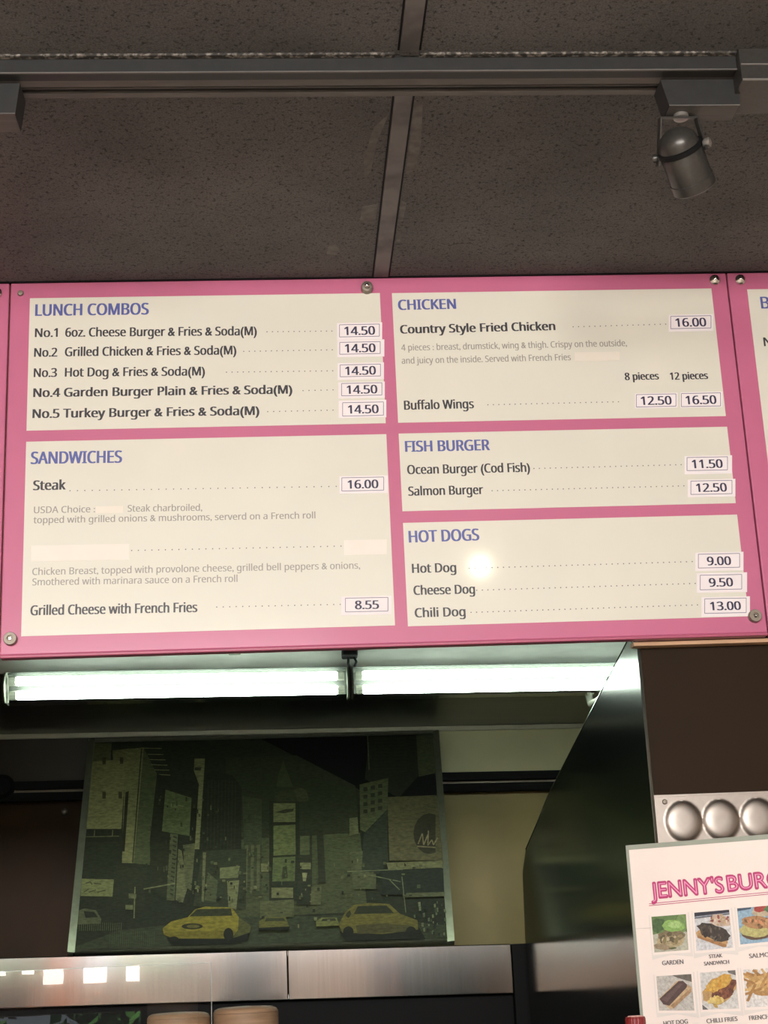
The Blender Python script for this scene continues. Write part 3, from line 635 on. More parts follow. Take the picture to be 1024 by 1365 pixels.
board_text(p_right, 'B', 1015.5, 411.6, 1026, 411.4, 15.6, H_, fat=0.0008, name='heading')
board_text(p_right, 'N', 1019, 461.8, 1029, 461.6, 11.6, M_INK, fat=0.0006)

# white price stickers: outer paper, inner ruled box, figures
def sticker(t, txt, o, i, digits=None, lean=0.0):
    x0, y0, x1, y1 = o; sl = -0.02 + lean
    def c(x, y): return bl(x, y + sl * (x - (x0 + x1) / 2))
    k = MB(); q = [c(x0, y1), c(x1, y1), c(x1, y0), c(x0, y0)]
    lifts = (0.0011, 0.0014)
    k.add([p + NB * lifts[0] * 0.2 for p in q] + [p + NB * lifts[1] for p in q], [(0, 3, 2, 1), (4, 5, 6, 7), (0, 1, 5, 4), (1, 2, 6, 5), (2, 3, 7, 6), (3, 0, 4, 7)], M_STICK)
    s = k.build('price_sticker', t); s['label'] = 'white sticker printed ' + txt
    a0, b0, a1, b1 = i; g = MB()
    def edge(p, q_, w=0.8):
        (xa, ya), (xb, yb2) = p, q_
        if abs(xb - xa) > abs(yb2 - ya): pts = [c(xa, ya + w/2), c(xb, yb2 + w/2), c(xb, yb2 - w/2), c(xa, ya - w/2)]
        else: pts = [c(xa - w/2, yb2), c(xa + w/2, yb2), c(xa + w/2, ya), c(xa - w/2, ya)]
        g.add([p_ + NB * 0.0017 for p_ in pts], [(0, 1, 2, 3)], M_GREYLINE)
    edge((a0, b0), (a1, b0)); edge((a0, b1), (a1, b1)); edge((a0, b0), (a0, b1)); edge((a1, b0), (a1, b1))
    g.build('ruled_box', s)
    w_ = {5: 40, 4: 31}[len(txt)]; cx = (a0 + a1) / 2 + 0.5; base = b1 - (b1 - b0 - 11.0) / 2 + 0.3
    d = MB(); L = c(cx - w_ / 2, base); R = c(cx + w_ / 2, base)
    ink(d, txt, L, R, (c(cx - w_/2, base - 11.2) - L).length, ZU, NB, M_INK2, 'reg', 0.0007, 0.0018)
    d.build('price_figures', s)
M_GREYLINE = mat('ruled_line_ink', (128, 118, 140), rough=0.5, var=0.02)
for a in (('14.50', (449.3, 430.6, 509.5, 453), (452.6, 433, 505.8, 449.2)), ('14.50', (449.8, 453.4, 512.4, 476), (452.9, 456.4, 506.9, 472.2)),
          ('14.50', (450.2, 484, 511.9, 506.2), (453.4, 486.4, 507.2, 502.2)), ('14.50', (451.2, 509.6, 513, 531), (455.4, 511.2, 509.1, 527.6)),
          ('14.50', (451.6, 533.8, 515, 557), (456.8, 536.8, 511.2, 554.6)), ('16.00', (452.6, 634.6, 517, 658), (455.7, 636.8, 511.5, 654.4)),
          ('8.55', (454.6, 795, 522, 820), (460.5, 797.2, 517.2, 815.4)), ('16.00', (891.4, 419.6, 950.8, 442), (894, 421.8, 947.6, 438.2)),
          ('12.50', (846.6, 524.4, 903.2, 544.2), (848.2, 526, 901, 542.4)), ('16.50', (907, 522.8, 963, 543.6), (908.2, 524.6, 960.4, 542)),
          ('11.50', (912.6, 607.8, 975.8, 632), (915.7, 609.8, 969.6, 627.2)), ('12.50', (916.8, 639.2, 980.2, 662.6), (920.8, 641.2, 975.6, 659)),
          ('9.00', (926.8, 736.4, 991, 761), (930.8, 738.6, 985.8, 757)), ('9.50', (928.8, 763.8, 995.8, 790), (933.2, 766.6, 988.6, 786)),
          ('13.00', (935.2, 795.8, 999.6, 822), (939.2, 798, 994.6, 817.4))):
    sticker(mb_main, *a)
def tape(t, x0, y0, x1, y1, m=M_TAPE):
    q = [bl(x, y - 0.02 * (x - (x0 + x1) / 2)) for x, y in ((x0, y1), (x1, y1), (x1, y0), (x0, y0))]
    MB().add([p + NB * 0.0009 for p in q] + [p + NB * 0.0013 for p in q], [(0, 3, 2, 1), (4, 5, 6, 7), (0, 1, 5, 4), (1, 2, 6, 5), (2, 3, 7, 6), (3, 0, 4, 7)], m).build('correction_tape', t)
tape(mb_main, 41.8, 726.4, 172.4, 747.4); tape(mb_main, 458.4, 719.8, 515.6, 739.6)
M_TAPE2 = mat('faint_correction_tape', (231, 223, 208), rough=0.5, var=0.01)
tape(mb_main, 128, 675, 164, 684.4, M_TAPE2); tape(mb_main, 766, 469.6, 826, 481.4, M_TAPE2)

# studs and bolts
def lathe_part(px, py, prof, m, t, name):
    p = bl(px, py); return MB().lathe((p.x, 0.0, p.z), (0, -1, 0), prof, m, 32).build(name, t)
def cone_stud(px, py, t):
    r = 0.0094
    lathe_part(px, py, [(r, 0), (r, 0.004), (r * 0.97, 0.0048), (0.0003, 0.0106)], M_CHROME, t, 'cone_stud')
cone_stud(952.5, 374.3, mb_main); cone_stud(986.5, 374, mb_right); cone_stud(-4.5, 391.5, mb_left)
def washer_bolt(px, py, t, r):
    b = lathe_part(px, py, [(r, 0), (r, 0.008), (r * 0.92, 0.0095), (r * 0.5, 0.0095), (r * 0.48, 0.006), (0.001, 0.006)], M_WASHER, t, 'washer')
    lathe_part(px, py, [(r * 0.30, 0.0055), (r * 0.30, 0.0085), (r * 0.2, 0.0095), (r * 0.1, 0.0095), (r * 0.09, 0.008), (0.0004, 0.008)], M_CHROME, b, 'screw')
washer_bolt(14.5, 852.5, mb_main, 0.0104); washer_bolt(1005.4, 822, mb_main, 0.0104)
lathe_part(27.5, 391.2, [(0.0052, 0), (0.0052, 0.002), (0.004, 0.0036), (0.001, 0.0042)], M_WASHER, mb_main, 'small_screw')
b_ = lathe_part(489, 385.4, [(0.0100, 0), (0.0100, 0.010), (0.0092, 0.013), (0.007, 0.014), (0.0066, 0.011), (0.001, 0.011)], M_WASHER, mb_main, 'standoff')
lathe_part(489, 385.4, [(0.0048, 0.0105), (0.0045, 0.0150), (0.003, 0.0175), (0.0006, 0.0185)], M_CHROME, b_, 'dome_nut')

# plywood edge under the boards at the right
pw = MB(); pa = at(858, 853, 0.01); pb = at(1024, 846.5, 0.01)
pw.box((0.393, 0.016, zb0 - 0.0125), (1.83, 0.038, zb0 - 0.0058), M_WOOD, 0.001); tag(pw.build('plywood_strip'), 'raw plywood strip under the pink board beside the brown wall', 'wood strip')

# ================================================================== TRACK LIGHTING
zc = CEIL; ty0, ty1 = -0.655, -0.594
TX1 = at(985, 90, ty0 - 0.006).x - 0.0005
tr = thing('lighting_track', 'long black lighting track across the speckled ceiling', 'track', (0, -0.625, zc))
t_ = MB(); t_.prism([(ty0, zc), (ty0, zc - 0.0225), (-0.636, zc - 0.0225), (-0.636, zc - 0.018), (-0.594, zc - 0.018), (-0.594, zc)], 'X', -1.5, TX1, M_TRACK); t_.build('channel', tr)
MB().box((-1.5, ty0 - 0.001, zc - 0.0240), (TX1, ty0 + 0.0018, zc - 0.0222), M_TRACKLIP).build('edge_highlight', tr)  # pale strip painted in as the highlight along the track's lower edge
MB().box((-1.5, -0.636, zc - 0.0224), (TX1, -0.6215, zc - 0.0178), M_TRACKLIP).build('front_lip', tr)
MB().box((-1.5, -0.6045, zc - 0.0215), (TX1, -0.594, zc - 0.0178), M_TRACKLIP).build('rear_lip', tr)
MB().box((-1.5, -0.614, zc - 0.0195), (TX1, -0.612, zc - 0.0178), M_TRACKLIP).build('contact_strip', tr)
cr = MB(); cr.box((-1.5, -0.6635, zc - 0.0035), (-0.006, -0.6553, zc), M_CHIP, 0.001); cr.box((0.026, -0.6635, zc - 0.0035), (TX1, -0.6553, zc), M_CHIP, 0.001)
cr.build('chipped_flange', tr)['label'] = 'chipped pale paint edge'
def adapter(x0, x1, zl, label, lamp, y0=-0.628, y1=-0.598):
    a = thing('track_spotlight' if lamp else 'track_adapter', label, 'spotlight' if lamp else 'adapter', ((x0 + x1) / 2, (y0 + y1) / 2, zc - 0.018))
    sl = 0.008
    MB().hexa([(x0 + sl, y0, zc - zl), (x1 - sl * 0.6, y0, zc - zl), (x1 - sl * 0.6, y1, zc - zl), (x0 + sl, y1, zc - zl),
               (x0, y0, zc - 0.0242), (x1, y0, zc - 0.0242), (x1, y1, zc - 0.0242), (x0, y1, zc - 0.0242)], M_TRACK).build('adapter_body', a)
    MB().box((x0 + sl, y0 - 0.0006, zc - zl - 0.0012), (x1 - sl * 0.6, y0 + 0.001, zc - zl + 0.0004), M_TRACKLIP).build('adapter_edge', a)
    MB().box((x0 + sl + 0.001, y0 + 0.002, zc - zl - 0.0008), (x1 - sl * 0.6 - 0.001, y1, zc - zl + 0.0002), M_TRACKLIP).build('adapter_base', a)
    return a
yA = -0.634
xs = at(882, 120, yA).x; xe = at(989, 120, yA).x; zlow = CEIL - at(940, 140, yA).z
sl_ = adapter(xs, xe, zlow, 'charcoal spotlight hanging from the lighting track above the chicken menu', True, yA, -0.596)
xl1 = at(26, 130, yA).x; zl1 = CEIL - at(10, 151, yA).z
adapter(xl1 - 0.10, xl1, zl1, 'grey track adapter cut off at the upper left edge of the photo', False, yA, -0.590)
TRK = None
# live-end feed box at the right end of the visible track
xr0 = at(985, 90, ty0 - 0.006).x; fb = thing('track_feed_box', 'grey power feed box on the lighting track right of the spotlight', 'feed box', (xr0 + 0.08, -0.63, zc))
zf = CEIL - at(1000, 106, -0.668).z
MB().box((xr0, -0.668, zc - zf), (xr0 + 0.20, -0.585, zc), M_LAMP, 0.001).build('box_body', fb)
MB().box((xr0 + 0.001, -0.6692, zc - zf - 0.001), (xr0 + 0.20, -0.6672, zc - zf + 0.0012), M_LAMPEDGE).build('lower_edge', fb)
MB().box((xr0 + 0.001, -0.6690, zc - zf + 0.0215), (xr0 + 0.20, -0.6672, zc - zf + 0.0235), M_LAMPEDGE).build('upper_edge', fb)
# lamp head and yoke
YSP = -0.612
rear = at(905, 194, YSP); dv = Vector((0.42, 0.62, -0.62)).normalized(); R_ = 0.0268
hd = MB()
prof = [(R_ * math.sin(a), -R_ * math.cos(a) * 0.9) for a in [k * math.pi / 2 / 7 for k in range(8)]] + [(R_, 0.004), (R_ * 1.06, 0.006), (R_ * 1.06, 0.048), (R_ * 1.10, 0.049), (R_ * 1.10, 0.062), (R_ * 1.0, 0.064), (R_ * 0.9, 0.060), (0.001, 0.058)]
hd.lathe(rear, dv, prof, M_LAMP, 36); hd.build('lamp_head', sl_)
rg = MB(); rg.lathe(rear + dv * 0.001, dv, [(R_ * 1.0, 0), (R_ * 1.11, 0.001), (R_ * 1.11, 0.007), (R_ * 1.0, 0.008)], M_BLACK, 36); rg.build('lamp_collar', sl_)
sg = dv.cross(ZU).normalized()                   # pivot axis across the head
if sg.x < 0: sg = -sg
piv = rear + dv * 0.008
top = Vector((piv.x + 0.004, piv.y - 0.004, zc - zlow - 0.004))
yk = MB()
def strip(a, b, wv, tv):
    yk.hexa([a - wv - tv, a + wv - tv, a + wv + tv, a - wv + tv, b - wv - tv, b + wv - tv, b + wv + tv, b - wv + tv], M_LAMP)
lft = piv - sg * (R_ + 0.006); rgt = piv + sg * (R_ + 0.006)
tl = Vector((lft.x + 0.003, top.y, top.z - 0.001)); trr = Vector((rgt.x - 0.003, top.y, top.z - 0.001))
wv = Vector((0, 0.007, 0.003))
strip(lft - ZU * 0.012, tl, wv, sg * 0.0012); strip(rgt - ZU * 0.010, trr, wv, sg * 0.0012); strip(tl, trr, wv, ZU * 0.0012)
yk.build('yoke', sl_)
MB().lathe(top + ZU * 0.006, (0, 0, -1), [(0.010, 0), (0.010, 0.008), (0.006, 0.009)], M_LAMPEDGE, 20).build('swivel_stem', sl_)
MB().lathe(rgt, sg, [(0.004, -0.002), (0.0065, 0.002), (0.0065, 0.007), (0.004, 0.0085)], M_LAMPEDGE, 18).build('pivot_knob', sl_)
MB().lathe(lft, -sg, [(0.004, -0.002), (0.0065, 0.002), (0.0065, 0.005), (0.004, 0.006)], M_LAMP, 18).build('pivot_knob', sl_)

# small warm ceiling lamp over the customer, its glint shows in the hot dog panel
bp_ = CAM + ray(640, 755) * ((0 - CAM.y) / ray(640, 755).y); rd = ray(640, 755).normalized(); rd.y = -rd.y
LP = bp_ + rd * ((-1.72) / rd.y)
cl = thing('ceiling_lamp', 'small warm bulb lamp on the ceiling over the customer', 'lamp', (LP.x, LP.y, CEIL))
MB().lathe((LP.x, LP.y, CEIL), (0, 0, -1), [(0.045, 0), (0.045, 0.006), (0.02, 0.012), (0.018, max(0.014, CEIL - LP.z - 0.030))], M_LAMP, 24).build('ceiling_rose', cl)
M_BULB = mat('warm_bulb', (255, 240, 215), rough=0.4, emit=((1.0, 0.84, 0.62), LAMP_RADIANCE))
MB().lathe((LP.x, LP.y, LP.z), (0, 0, -1), [(0.019 * math.sin(k * math.pi / 12), -0.019 * math.cos(k * math.pi / 12)) for k in range(13)], M_BULB, 24).build('bulb', cl)

# ================================================================== RIGHT: embossed steel plate on the brown wall
YP = 0.039
ep = thing('embossed_steel_plate', 'bright stainless plate pressed with a row of round domes on the brown wall', 'steel plate', (0.7, 0.04, 1.2))
zpt = at(876, 1061, YP).z
def emboss():
    mb = MB(); x0, x1, zA, zB = XP + 0.001, XP + 0.36, zpt, zpt - 0.19; nx, nz = 150, 80
    dc = [at(px, py, YP) for px, py in ((911, 1095), (961, 1094), (1012, 1093))]; px_ = dc[1].x - dc[0].x
    cs = [(dc[0].x + px_ * i, dc[0].z) for i in range(7)] + [(dc[0].x + px_ * (i + 0.5), dc[0].z - 0.095) for i in range(-1, 7)]
    vs = []
    for j in range(nz + 1):
        for i in range(nx + 1):
            x = x0 + (x1 - x0) * i / nx; z = zA + (zB - zA) * j / nz; h = 0.0
            for cx, cz in cs:
                q = ((x - cx) / 0.0285) ** 2 + ((z - cz) / 0.031) ** 2
                if q < 1: h = max(h, 0.0055 * (1 - q * q) ** 0.6)
            vs.append((x, YP - 0.001 - h, z))
    mb.add(vs, [(j*(nx+1)+i, (j+1)*(nx+1)+i, (j+1)*(nx+1)+i+1, j*(nx+1)+i+1) for j in range(nz) for i in range(nx)], M_STEEL_EMB, True)
    return mb
emboss().build('pressed_sheet', ep)
MB().box((XP + 0.0008, YP - 0.0022, zpt - 0.002), (XP + 0.36, 0.0405, zpt + 0.001), M_STEEL_EMB).build('top_edge', ep)
p = at(886, 1069, YP)
MB().lathe((p.x, YP, p.z), (0, -1, 0), [(0.0042, 0), (0.0042, 0.002), (0.003, 0.0034), (0.0008, 0.0036)], M_WASHER, 18).build('screw', ep)

# ================================================================== LAMINATED SIGN
S0 = at(834, 1127, -0.47); yaw = math.radians(-30)
EX = Vector((math.cos(yaw), math.sin(yaw), 0)); NS = Vector((math.sin(yaw), -math.cos(yaw), 0))
def sq(px, py, lift=0.0): return onp(px, py, S0, NS) + NS * lift
CT = 1.33                                       # counter height
sg_ = thing('laminated_sign', 'laminated white burger menu sheet with food photos, standing on the counter', 'sign', (S0.x + 0.14 * EX.x, S0.y + 0.14 * EX.y, CT))
SW = 0.40
def slab(mb, a, w_, z_top, z_bot, d0, d1, m):
    p = [a + NS * d0, a + EX * w_ + NS * d0, a + EX * w_ + NS * d1, a + NS * d1]
    mb.hexa([Vector((q.x, q.y, z_bot)) for q in p] + [Vector((q.x, q.y, z_top)) for q in p], m)
lm = MB(); slab(lm, S0, SW, S0.z, CT, -0.0012, 0.0, M_LAMI); lm.build('laminate', sg_)
P1 = sq(838.6, 1133); pp_ = MB(); slab(pp_, P1, SW - 0.012, P1.z, CT + 0.006, -0.0008, 0.0004, M_PAPER); paper = pp_.build('paper', sg_)
def C(*pts): return [(820 + x / 4.2, 1040 + y / 4.2) for x, y in pts]
def sign_text(s, l, r_, cap, m, style='reg', fat=0.0, lift=0.0010, name='lettering', parent=paper):
    l, r_ = C(l, r_); L = sq(*l); R = sq(*r_); mb = MB()
    ink(mb, s, L, R, (sq(l[0], l[1] - cap) - L).length, ZU, NS, m, style, fat, lift); return mb.build(name, parent)
sign_text("JENNY'S", (208, 662), (612, 628), 20.5, M_MAGENTA, 'deco', 0.0012, 0.0010, 'heading')
sign_text("BURGER", (637, 622), (1082, 578), 20.5, M_MAGENTA, 'deco', 0.0012, 0.0010, 'heading')
sign_text("JENNY'S", (211, 657), (609, 625), 18.0, M_ROSE, 'thin', 0.0, 0.0013, 'heading_inline')
sign_text("BURGER", (640, 617), (1079, 575), 18.0, M_ROSE, 'thin', 0.0, 0.0013, 'heading_inline')
ul = MB(); LAY[0] = 0.0010
for dy in (0, 11):
    q = C((192, 692 + dy), (1100, 603 + dy)); line_px(ul, q[0], q[1], 0.8, (0, 0, 0), sq, M_MAGENTA)
ul.build('underline', paper)
for s, l, r_, c in (('GARDEN', (267, 1036), (385, 1028), 5.8), ('STEAK', (530, 997), (603, 991), 4.8), ('SANDWICH', (502, 1038), (641, 1027), 5.0), ('SALMON', (755, 997), (894, 985), 5.8),
                    ('HOT DOG', (275, 1374), (410, 1362), 5.8), ('CHILLI FRIES', (516, 1361), (688, 1347), 5.8), ('FRENCH FRIES', (755, 1344), (946, 1328), 5.8)):
    sign_text(s, l, r_, c, M_CAPTION, 'deco', 0.00028)
def photo(quad, bg, shapes, label):
    """quad in sign-zoom pixels: tl tr br bl; shapes in 0..1 photo coordinates (x right, y down)"""
    tl_, tr_, br_, bl_ = [Vector(v) for v in quad]
    def uv(x, y): p = (tl_ * (1-x) + tr_ * x) * (1-y) + (bl_ * (1-x) + br_ * x) * y; return (820 + p.x / 4.2, 1040 + p.y / 4.2)
    LAY[0] = 0.0008; ph = MB()
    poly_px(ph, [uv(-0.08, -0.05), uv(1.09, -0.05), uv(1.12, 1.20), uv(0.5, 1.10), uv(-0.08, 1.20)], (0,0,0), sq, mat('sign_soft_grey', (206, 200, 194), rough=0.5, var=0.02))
    poly_px(ph, [uv(-0.05, -0.05), uv(1.05, -0.05), uv(1.05, 1.07), uv(-0.05, 1.07)], (0,0,0), sq, M_PAPER)
    poly_px(ph, [uv(0, 0), uv(1, 0), uv(1, 1), uv(0, 1)], (0,0,0), sq, fm(bg))
    for pts, c in shapes: poly_px(ph, [uv(min(1, max(0, x)), min(1, max(0, y))) for x, y in pts], (0,0,0), sq, fm(c))
    o = ph.build('food_photo', paper); o['label'] = label
def fm(rgb):
    g = sum(rgb) / 3; rgb = tuple(int(0.82 * v + 0.18 * g) for v in rgb)
    return mat('food_%d_%d_%d' % rgb, rgb, rough=0.4, rgb2=tuple(int(v * 0.82) for v in rgb), scale=320, lo=0.35, hi=0.7, gain=0.78)
def el(cx, cy, rx, ry, rot=0.0, n=18, j=0.0, seed=1):
    r_ = random.Random(seed); o = []
    for k in range(n):
        a = 2 * math.pi * k / n; q = 1 + r_.uniform(-j, j); x, y = rx * q * math.cos(a), ry * q * math.sin(a)
        o.append((cx + x * math.cos(rot) - y * math.sin(rot), cy + x * math.sin(rot) + y * math.cos(rot)))
    return o
rs = random.Random(11)
def bits(cx, cy, rx, ry, n, s, cols, rot=0.0):
    o = []
    for k in range(n):
        a = rs.uniform(0, 6.28); d = math.sqrt(rs.random()); x, y = rx * d * math.cos(a), ry * d * math.sin(a)
        o.append((el(cx + x * math.cos(rot) - y * math.sin(rot), cy + x * math.sin(rot) + y * math.cos(rot), s * rs.uniform(.6, 1.3), s * rs.uniform(.4, 1), rs.uniform(0, 3), 9, .25, k), rs.choice(cols)))
    return o
photo(((205,765),(398,750),(413,950),(222,965)), (196, 196, 172),
      [([(0,0),(1,0),(1,.5),(.8,.4),(0,.5)], (104, 142, 72)), (el(.2,.25,.24,.2,0,14,.2,2), (74, 112, 58)), (el(.85,.25,.2,.25,0,14,.2,3), (128, 164, 88)),
       (el(.5,.72,.42,.2,0,18,.1,4), (196, 176, 128)), (el(.55,.55,.38,.16,0,18,.15,5), (140, 122, 84))] + bits(.5,.62,.36,.16,22,.08,[(172,150,104),(108,96,64),(206,190,146),(150,132,80)]) +
      [(el(.62,.30,.32,.17,.1,18,.1,6), (150, 202, 92)), (el(.66,.27,.22,.10,.1,16,.1,7), (176, 220, 124)), (el(.25,.86,.26,.09,.2,16,.15,8), (170, 148, 112)), (el(.55,.92,.12,.03,0,10,.2,9), (96, 104, 60))], 'photo of a garden burger topped with lettuce')
photo(((445,742),(640,725),(663,938),(457,955)), (222, 224, 226),
      [([(0,0),(1,0),(1,.12),(0,.16)], (40, 42, 62)), ([(0,.10),(1,.07),(1,.10),(0,.14)], (150, 156, 170)), (el(.72,.26,.30,.16,.2,16,.15,1), (214, 186, 160))] + bits(.7,.25,.27,.13,18,.05,[(176,84,72),(226,208,182),(150,66,60),(206,170,120)]) +
      [([(.02,.52),(.12,.46),(.88,.82),(.82,.97),(.70,.95),(.05,.66)], (214, 164, 98)), ([(.06,.60),(.82,.90),(.80,.97),(.70,.95),(.05,.66)], (186, 130, 70)), (el(.52,.56,.46,.20,.42,20,.14,3), (66, 54, 46))] +
      bits(.52,.56,.40,.16,24,.06,[(48,38,34),(90,76,62),(114,104,88),(70,60,50)], .42), 'photo of a steak sandwich on a roll')
photo(((685,718),(884,700),(906,900),(703,920)), (150, 192, 216),
      [([(0,0),(.4,0),(.38,.05),(0,.08)], (60, 88, 116)), (el(.75,.12,.36,.17,0,16,.1,1), (206, 186, 150)), (el(.66,.06,.2,.1,0,14,.15,2), (192, 60, 48)), (el(.95,.10,.2,.14,0,14,.2,3), (84, 140, 72)),
       (el(.48,.68,.46,.24,.12,20,.06,4), (110, 78, 50)), (el(.44,.64,.42,.2,.12,20,.06,5), (204, 196, 112)), (el(.55,.44,.46,.18,.16,20,.1,6), (196, 140, 84))] + bits(.56,.43,.40,.13,22,.06,[(222,166,104),(166,110,62),(128,96,52),(232,150,96)], .16), 'photo of a salmon burger on a blue tray')
photo(((232,1098),(428,1085),(446,1290),(248,1290)), (204, 200, 190),
      [([(.45,0),(1,0),(1,.22),(.6,.08)], (112, 106, 94)), ([(.02,.66),(.56,.18),(.66,.16),(.98,.36),(.96,.48),(.42,.94),(.30,.95)], (214, 178, 128)), ([(.34,.86),(.94,.40),(.97,.48),(.42,.94)], (188, 146, 98)),
       ([(.04,.66),(.62,.18),(.74,.17),(.86,.28),(.84,.36),(.30,.86),(.14,.82)], (92, 66, 62)), ([(.10,.68),(.66,.24),(.74,.26),(.24,.76)], (112, 84, 78))], 'photo of a grilled hot dog in a bun')
photo(((475,1078),(675,1063),(695,1278),(492,1285)), (224, 222, 216),
      [([(.78,0),(1,0),(1,.14),(.8,.06)], (120, 116, 112)), ([(0,.86),(.16,1),(0,1)], (110, 108, 106)), (el(.5,.5,.5,.34,-.5,20,.1,1), (206, 160, 92)), (el(.62,.46,.38,.26,-.5,20,.14,2), (130, 66, 40))] + bits(.62,.5,.32,.2,18,.06,[(150,80,48),(104,50,32),(176,104,60)], -.5) +
      [(el(.52,.32,.40,.17,-.42,20,.16,3), (232, 172, 54))] + bits(.5,.32,.32,.12,16,.07,[(244,190,72),(222,156,44)], -.4) + bits(.42,.82,.2,.12,12,.08,[(232,196,92),(216,172,74),(240,212,120)], .6), 'photo of chilli fries under melted cheese')
fr = []
for k in range(26):
    a = rs.uniform(-1.3, 1.3); cx, cy = rs.uniform(.15, .85), rs.uniform(.18, .62); l = .26; w_ = .035
    c, s_ = math.cos(a), math.sin(a); fr.append(([(cx - l*c + w_*s_, cy - l*s_ - w_*c), (cx + l*c + w_*s_, cy + l*s_ - w_*c), (cx + l*c - w_*s_, cy + l*s_ + w_*c), (cx - l*c - w_*s_, cy - l*s_ + w_*c)], rs.choice([(224,172,92),(206,150,74),(236,190,112),(190,132,64)])))
photo(((718,1062),(925,1045),(948,1262),(738,1272)), (240, 236, 230), [(el(.5,.42,.44,.28,0,18,.15,2), (204, 148, 76))] + fr, 'photo of a heap of french fries')
cs = MB(); LAY[0] = 0.0016
q = C((118, 832), (205, 826)); line_px(cs, q[0], q[1], 0.6, (0,0,0), sq, mat('crease_grey', (190, 184, 178), rough=0.5, var=0.02)); cs.build('crease', paper)

# ================================================================== COUNTER AND WHAT STANDS ON IT
ctr = thing('service_counter', 'tall service counter below the pink menu boards', 'counter', (0, -0.1, 0))
MB().box((-2.2, -0.74, 0), (2.2, 0.0, CT - 0.03), M_COUNTER).build('counter_body', ctr)
MB().box((-2.2, -0.78, CT - 0.03), (2.2, 0.035, CT), M_COUNTER, 0.004).build('counter_top', ctr)
MB().box((-2.2, 0.0, CT - 0.06), (XP - 0.01, 0.48, CT - 0.031), M_STEEL_DARK).build('pass_shelf', ctr)
# glass guard, leaning back a few degrees
gt = GT
ga = at(281.5, 1283, YG); gl = at(0, 1289, YG)
gg = thing('glass_guard', 'clear glass guard pane with a bare edge standing on the counter at lower left', 'glass guard', (ga.x - 0.3, YG, CT))
def gy(z): return YG + (z - ga.z) * math.tan(gt)
zg0 = ga.z + 0.0
gp = MB(); th = 0.006; x0_, x1_ = -1.3, ga.x
gp.add([(x0_, gy(CT), CT), (x1_, gy(CT), CT), (x1_, gy(zg0), zg0), (x0_, gy(zg0), zg0)], [(0, 1, 2, 3)], M_GLASS); gp.build('pane', gg)
M_GEDGE = mat('glass_edge', (140, 146, 136), rough=0.3, var=0.02)
ed = MB(); ed.add([(x1_ - 0.0004, gy(CT), CT), (x1_ + 0.0003, gy(CT), CT), (x1_ + 0.0003, gy(zg0), zg0), (x1_ - 0.0004, gy(zg0), zg0), (x1_ - 0.0004, gy(CT) + 0.005, CT), (x1_ + 0.0003, gy(CT) + 0.005, CT), (x1_ + 0.0003, gy(zg0) + 0.005, zg0), (x1_ - 0.0004, gy(zg0) + 0.005, zg0)],
       [(0, 1, 2, 3), (4, 7, 6, 5), (0, 4, 5, 1), (3, 2, 6, 7), (1, 5, 6, 2), (0, 3, 7, 4)], M_GEDGE); ed.build('polished_edge', gg)
ed = MB(); ed.box((x0_, gy(zg0), zg0 - 0.0003), (x1_, gy(zg0) + 0.005, zg0 + 0.0004), M_GEDGE); ed.build('polished_edge', gg)
MB().box((x0_, gy(CT) - 0.012, CT), (x1_, gy(CT) + 0.012, CT + 0.02), M_WASHER, 0.002).build('base_clip', gg)
# two tan canisters whose tops just enter the frame
def canister(px0, px1, py, Y, label):
    a = at(px0, py, Y); b = at(px1, py, Y); r_ = (b.x - a.x) / 2; z_ = (a.z + b.z) / 2; c = (a.x + b.x) / 2
    t = thing('wooden_canister', label, 'canister', (c, Y, CT), 'tan canisters behind the counter')
    hb = z_ - CT; e = r_ * 0.16
    MB().lathe((c, Y, CT), (0, 0, 1), [(r_ * 0.97, 0), (r_, 0.004), (r_, hb - e * 1.2)], M_KRAFT, 40).build('body', t)
    MB().lathe((c, Y, CT), (0, 0, 1), [(r_ * 1.0, hb - e * 1.15), (r_, hb - e), (r_ * 0.95, hb - e * 0.45), (r_ * 0.82, hb - e * 0.12), (r_ * 0.6, hb), (0.001, hb + 0.001)], M_KRAFT, 40).build('lid', t)
canister(196, 280, 1349.5, 0.28, 'left tan wood-grain canister, partly behind the glass guard edge')
canister(284, 371, 1341.5, 0.30, 'right tan wood-grain canister, clear of the glass guard')
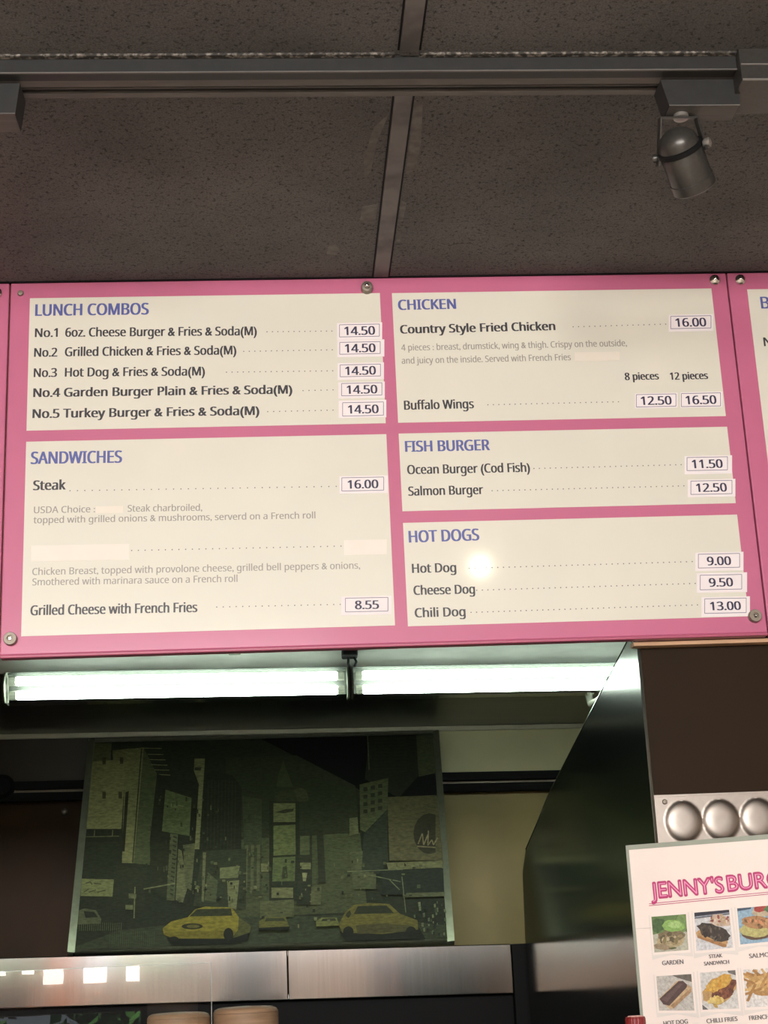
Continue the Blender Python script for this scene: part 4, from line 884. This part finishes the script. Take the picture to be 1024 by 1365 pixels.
# bottle with a red cap at the sign's foot
Yb = -0.60; a = at(834, 1358, Yb); b = at(860, 1356, Yb); r_ = (b.x - a.x) / 2; zt_ = at(847, 1354.5, Yb).z; c = (a.x + b.x) / 2
bt = thing('sauce_bottle', 'bottle with a dark red ribbed cap just showing beside the laminated sign', 'bottle', (c, Yb, CT))
MB().lathe((c, Yb, CT), (0, 0, 1), [(0.028, 0), (0.030, 0.004), (0.030, 0.13), (0.022, 0.17), (r_ * 0.8, 0.195), (r_ * 0.8, zt_ - CT - 0.016)], M_RED, 28).build('body', bt)
cp = MB(); n_ = 48; ang = [2 * math.pi * k / n_ for k in range(n_)]; hz = zt_ - CT
vs = []
for r2, z_ in ((r_, hz - 0.016), (r_, hz - 0.003), (r_ * 0.93, hz - 0.0006)):
    vs += [Vector((c + r2 * (1 + 0.03 * (k % 2)) * math.cos(t), Yb + r2 * (1 + 0.03 * (k % 2)) * math.sin(t), CT + z_)) for k, t in enumerate(ang)]
cp.add(vs, [(j*n_+k, j*n_+(k+1) % n_, (j+1)*n_+(k+1) % n_, (j+1)*n_+k) for j in range(2) for k in range(n_)] + [[2*n_+k for k in range(n_)], list(range(n_))[::-1]], M_RED)
cpo = cp.build('cap', bt)
MB().lathe((c, Yb, CT + hz - 0.0006), (0, 0, 1), [(r_ * 0.8, 0), (r_ * 0.7, 0.0012), (0.0005, 0.0014)], M_CAPGLINT, 24).build('cap_highlight', cpo)  # pale disc painting the whitish highlight on the cap top

# ================================================================== CUSTOMER ROOM (seen only in reflections)
for nm, x, lb in (('streak_column', -1.75, 'orange column added by the street wall for a shelf streak, left of the middle'), ('streak_column', 0.98, 'orange column added by the street wall for a shelf streak, right of the middle')):
    t = MB(); t.box((x - 0.07, -5.70, 0), (x + 0.07, -5.56, CEIL), M_ORANGE, 0.01); tag(t.build(nm), lb, 'column', 'orange columns added for shelf streaks')  # columns added to give the steel shelf its orange reflected streaks
def tree(x, y, h, r_, label, seed):
    t = thing('street_tree', label, 'tree', (x, y, -0.02)); rr = random.Random(seed)
    MB().tube([(x, y, -0.02), (x + 0.05, y, h * 0.4), (x, y + 0.05, h * 0.8)], 0.09, M_BARK, 10).build('trunk', t)
    f = MB()
    for i in range(2600):
        d = Vector((rr.gauss(0, 1), rr.gauss(0, 1), rr.gauss(0, 1))).normalized() * r_ * rr.uniform(0.4, 1.0); d.z *= 1.1
        c_ = Vector((x, y, h)) + d; u = Vector((rr.gauss(0, 1), rr.gauss(0, 1), rr.gauss(0, 1))).normalized(); v = u.orthogonal().normalized(); s = rr.uniform(0.05, 0.11)
        f.add([c_ - u * s, c_ + v * s * 0.6, c_ + u * s, c_ - v * s * 0.6], [(0, 1, 2, 3)], M_LEAF)
    f.build('foliage', t)
tree(-2.9, -9.0, 2.1, 0.9, 'leafy street tree outside the left window', 1); tree(-1.0, -9.3, 2.0, 0.8, 'leafy street tree outside, nearer the middle', 2)
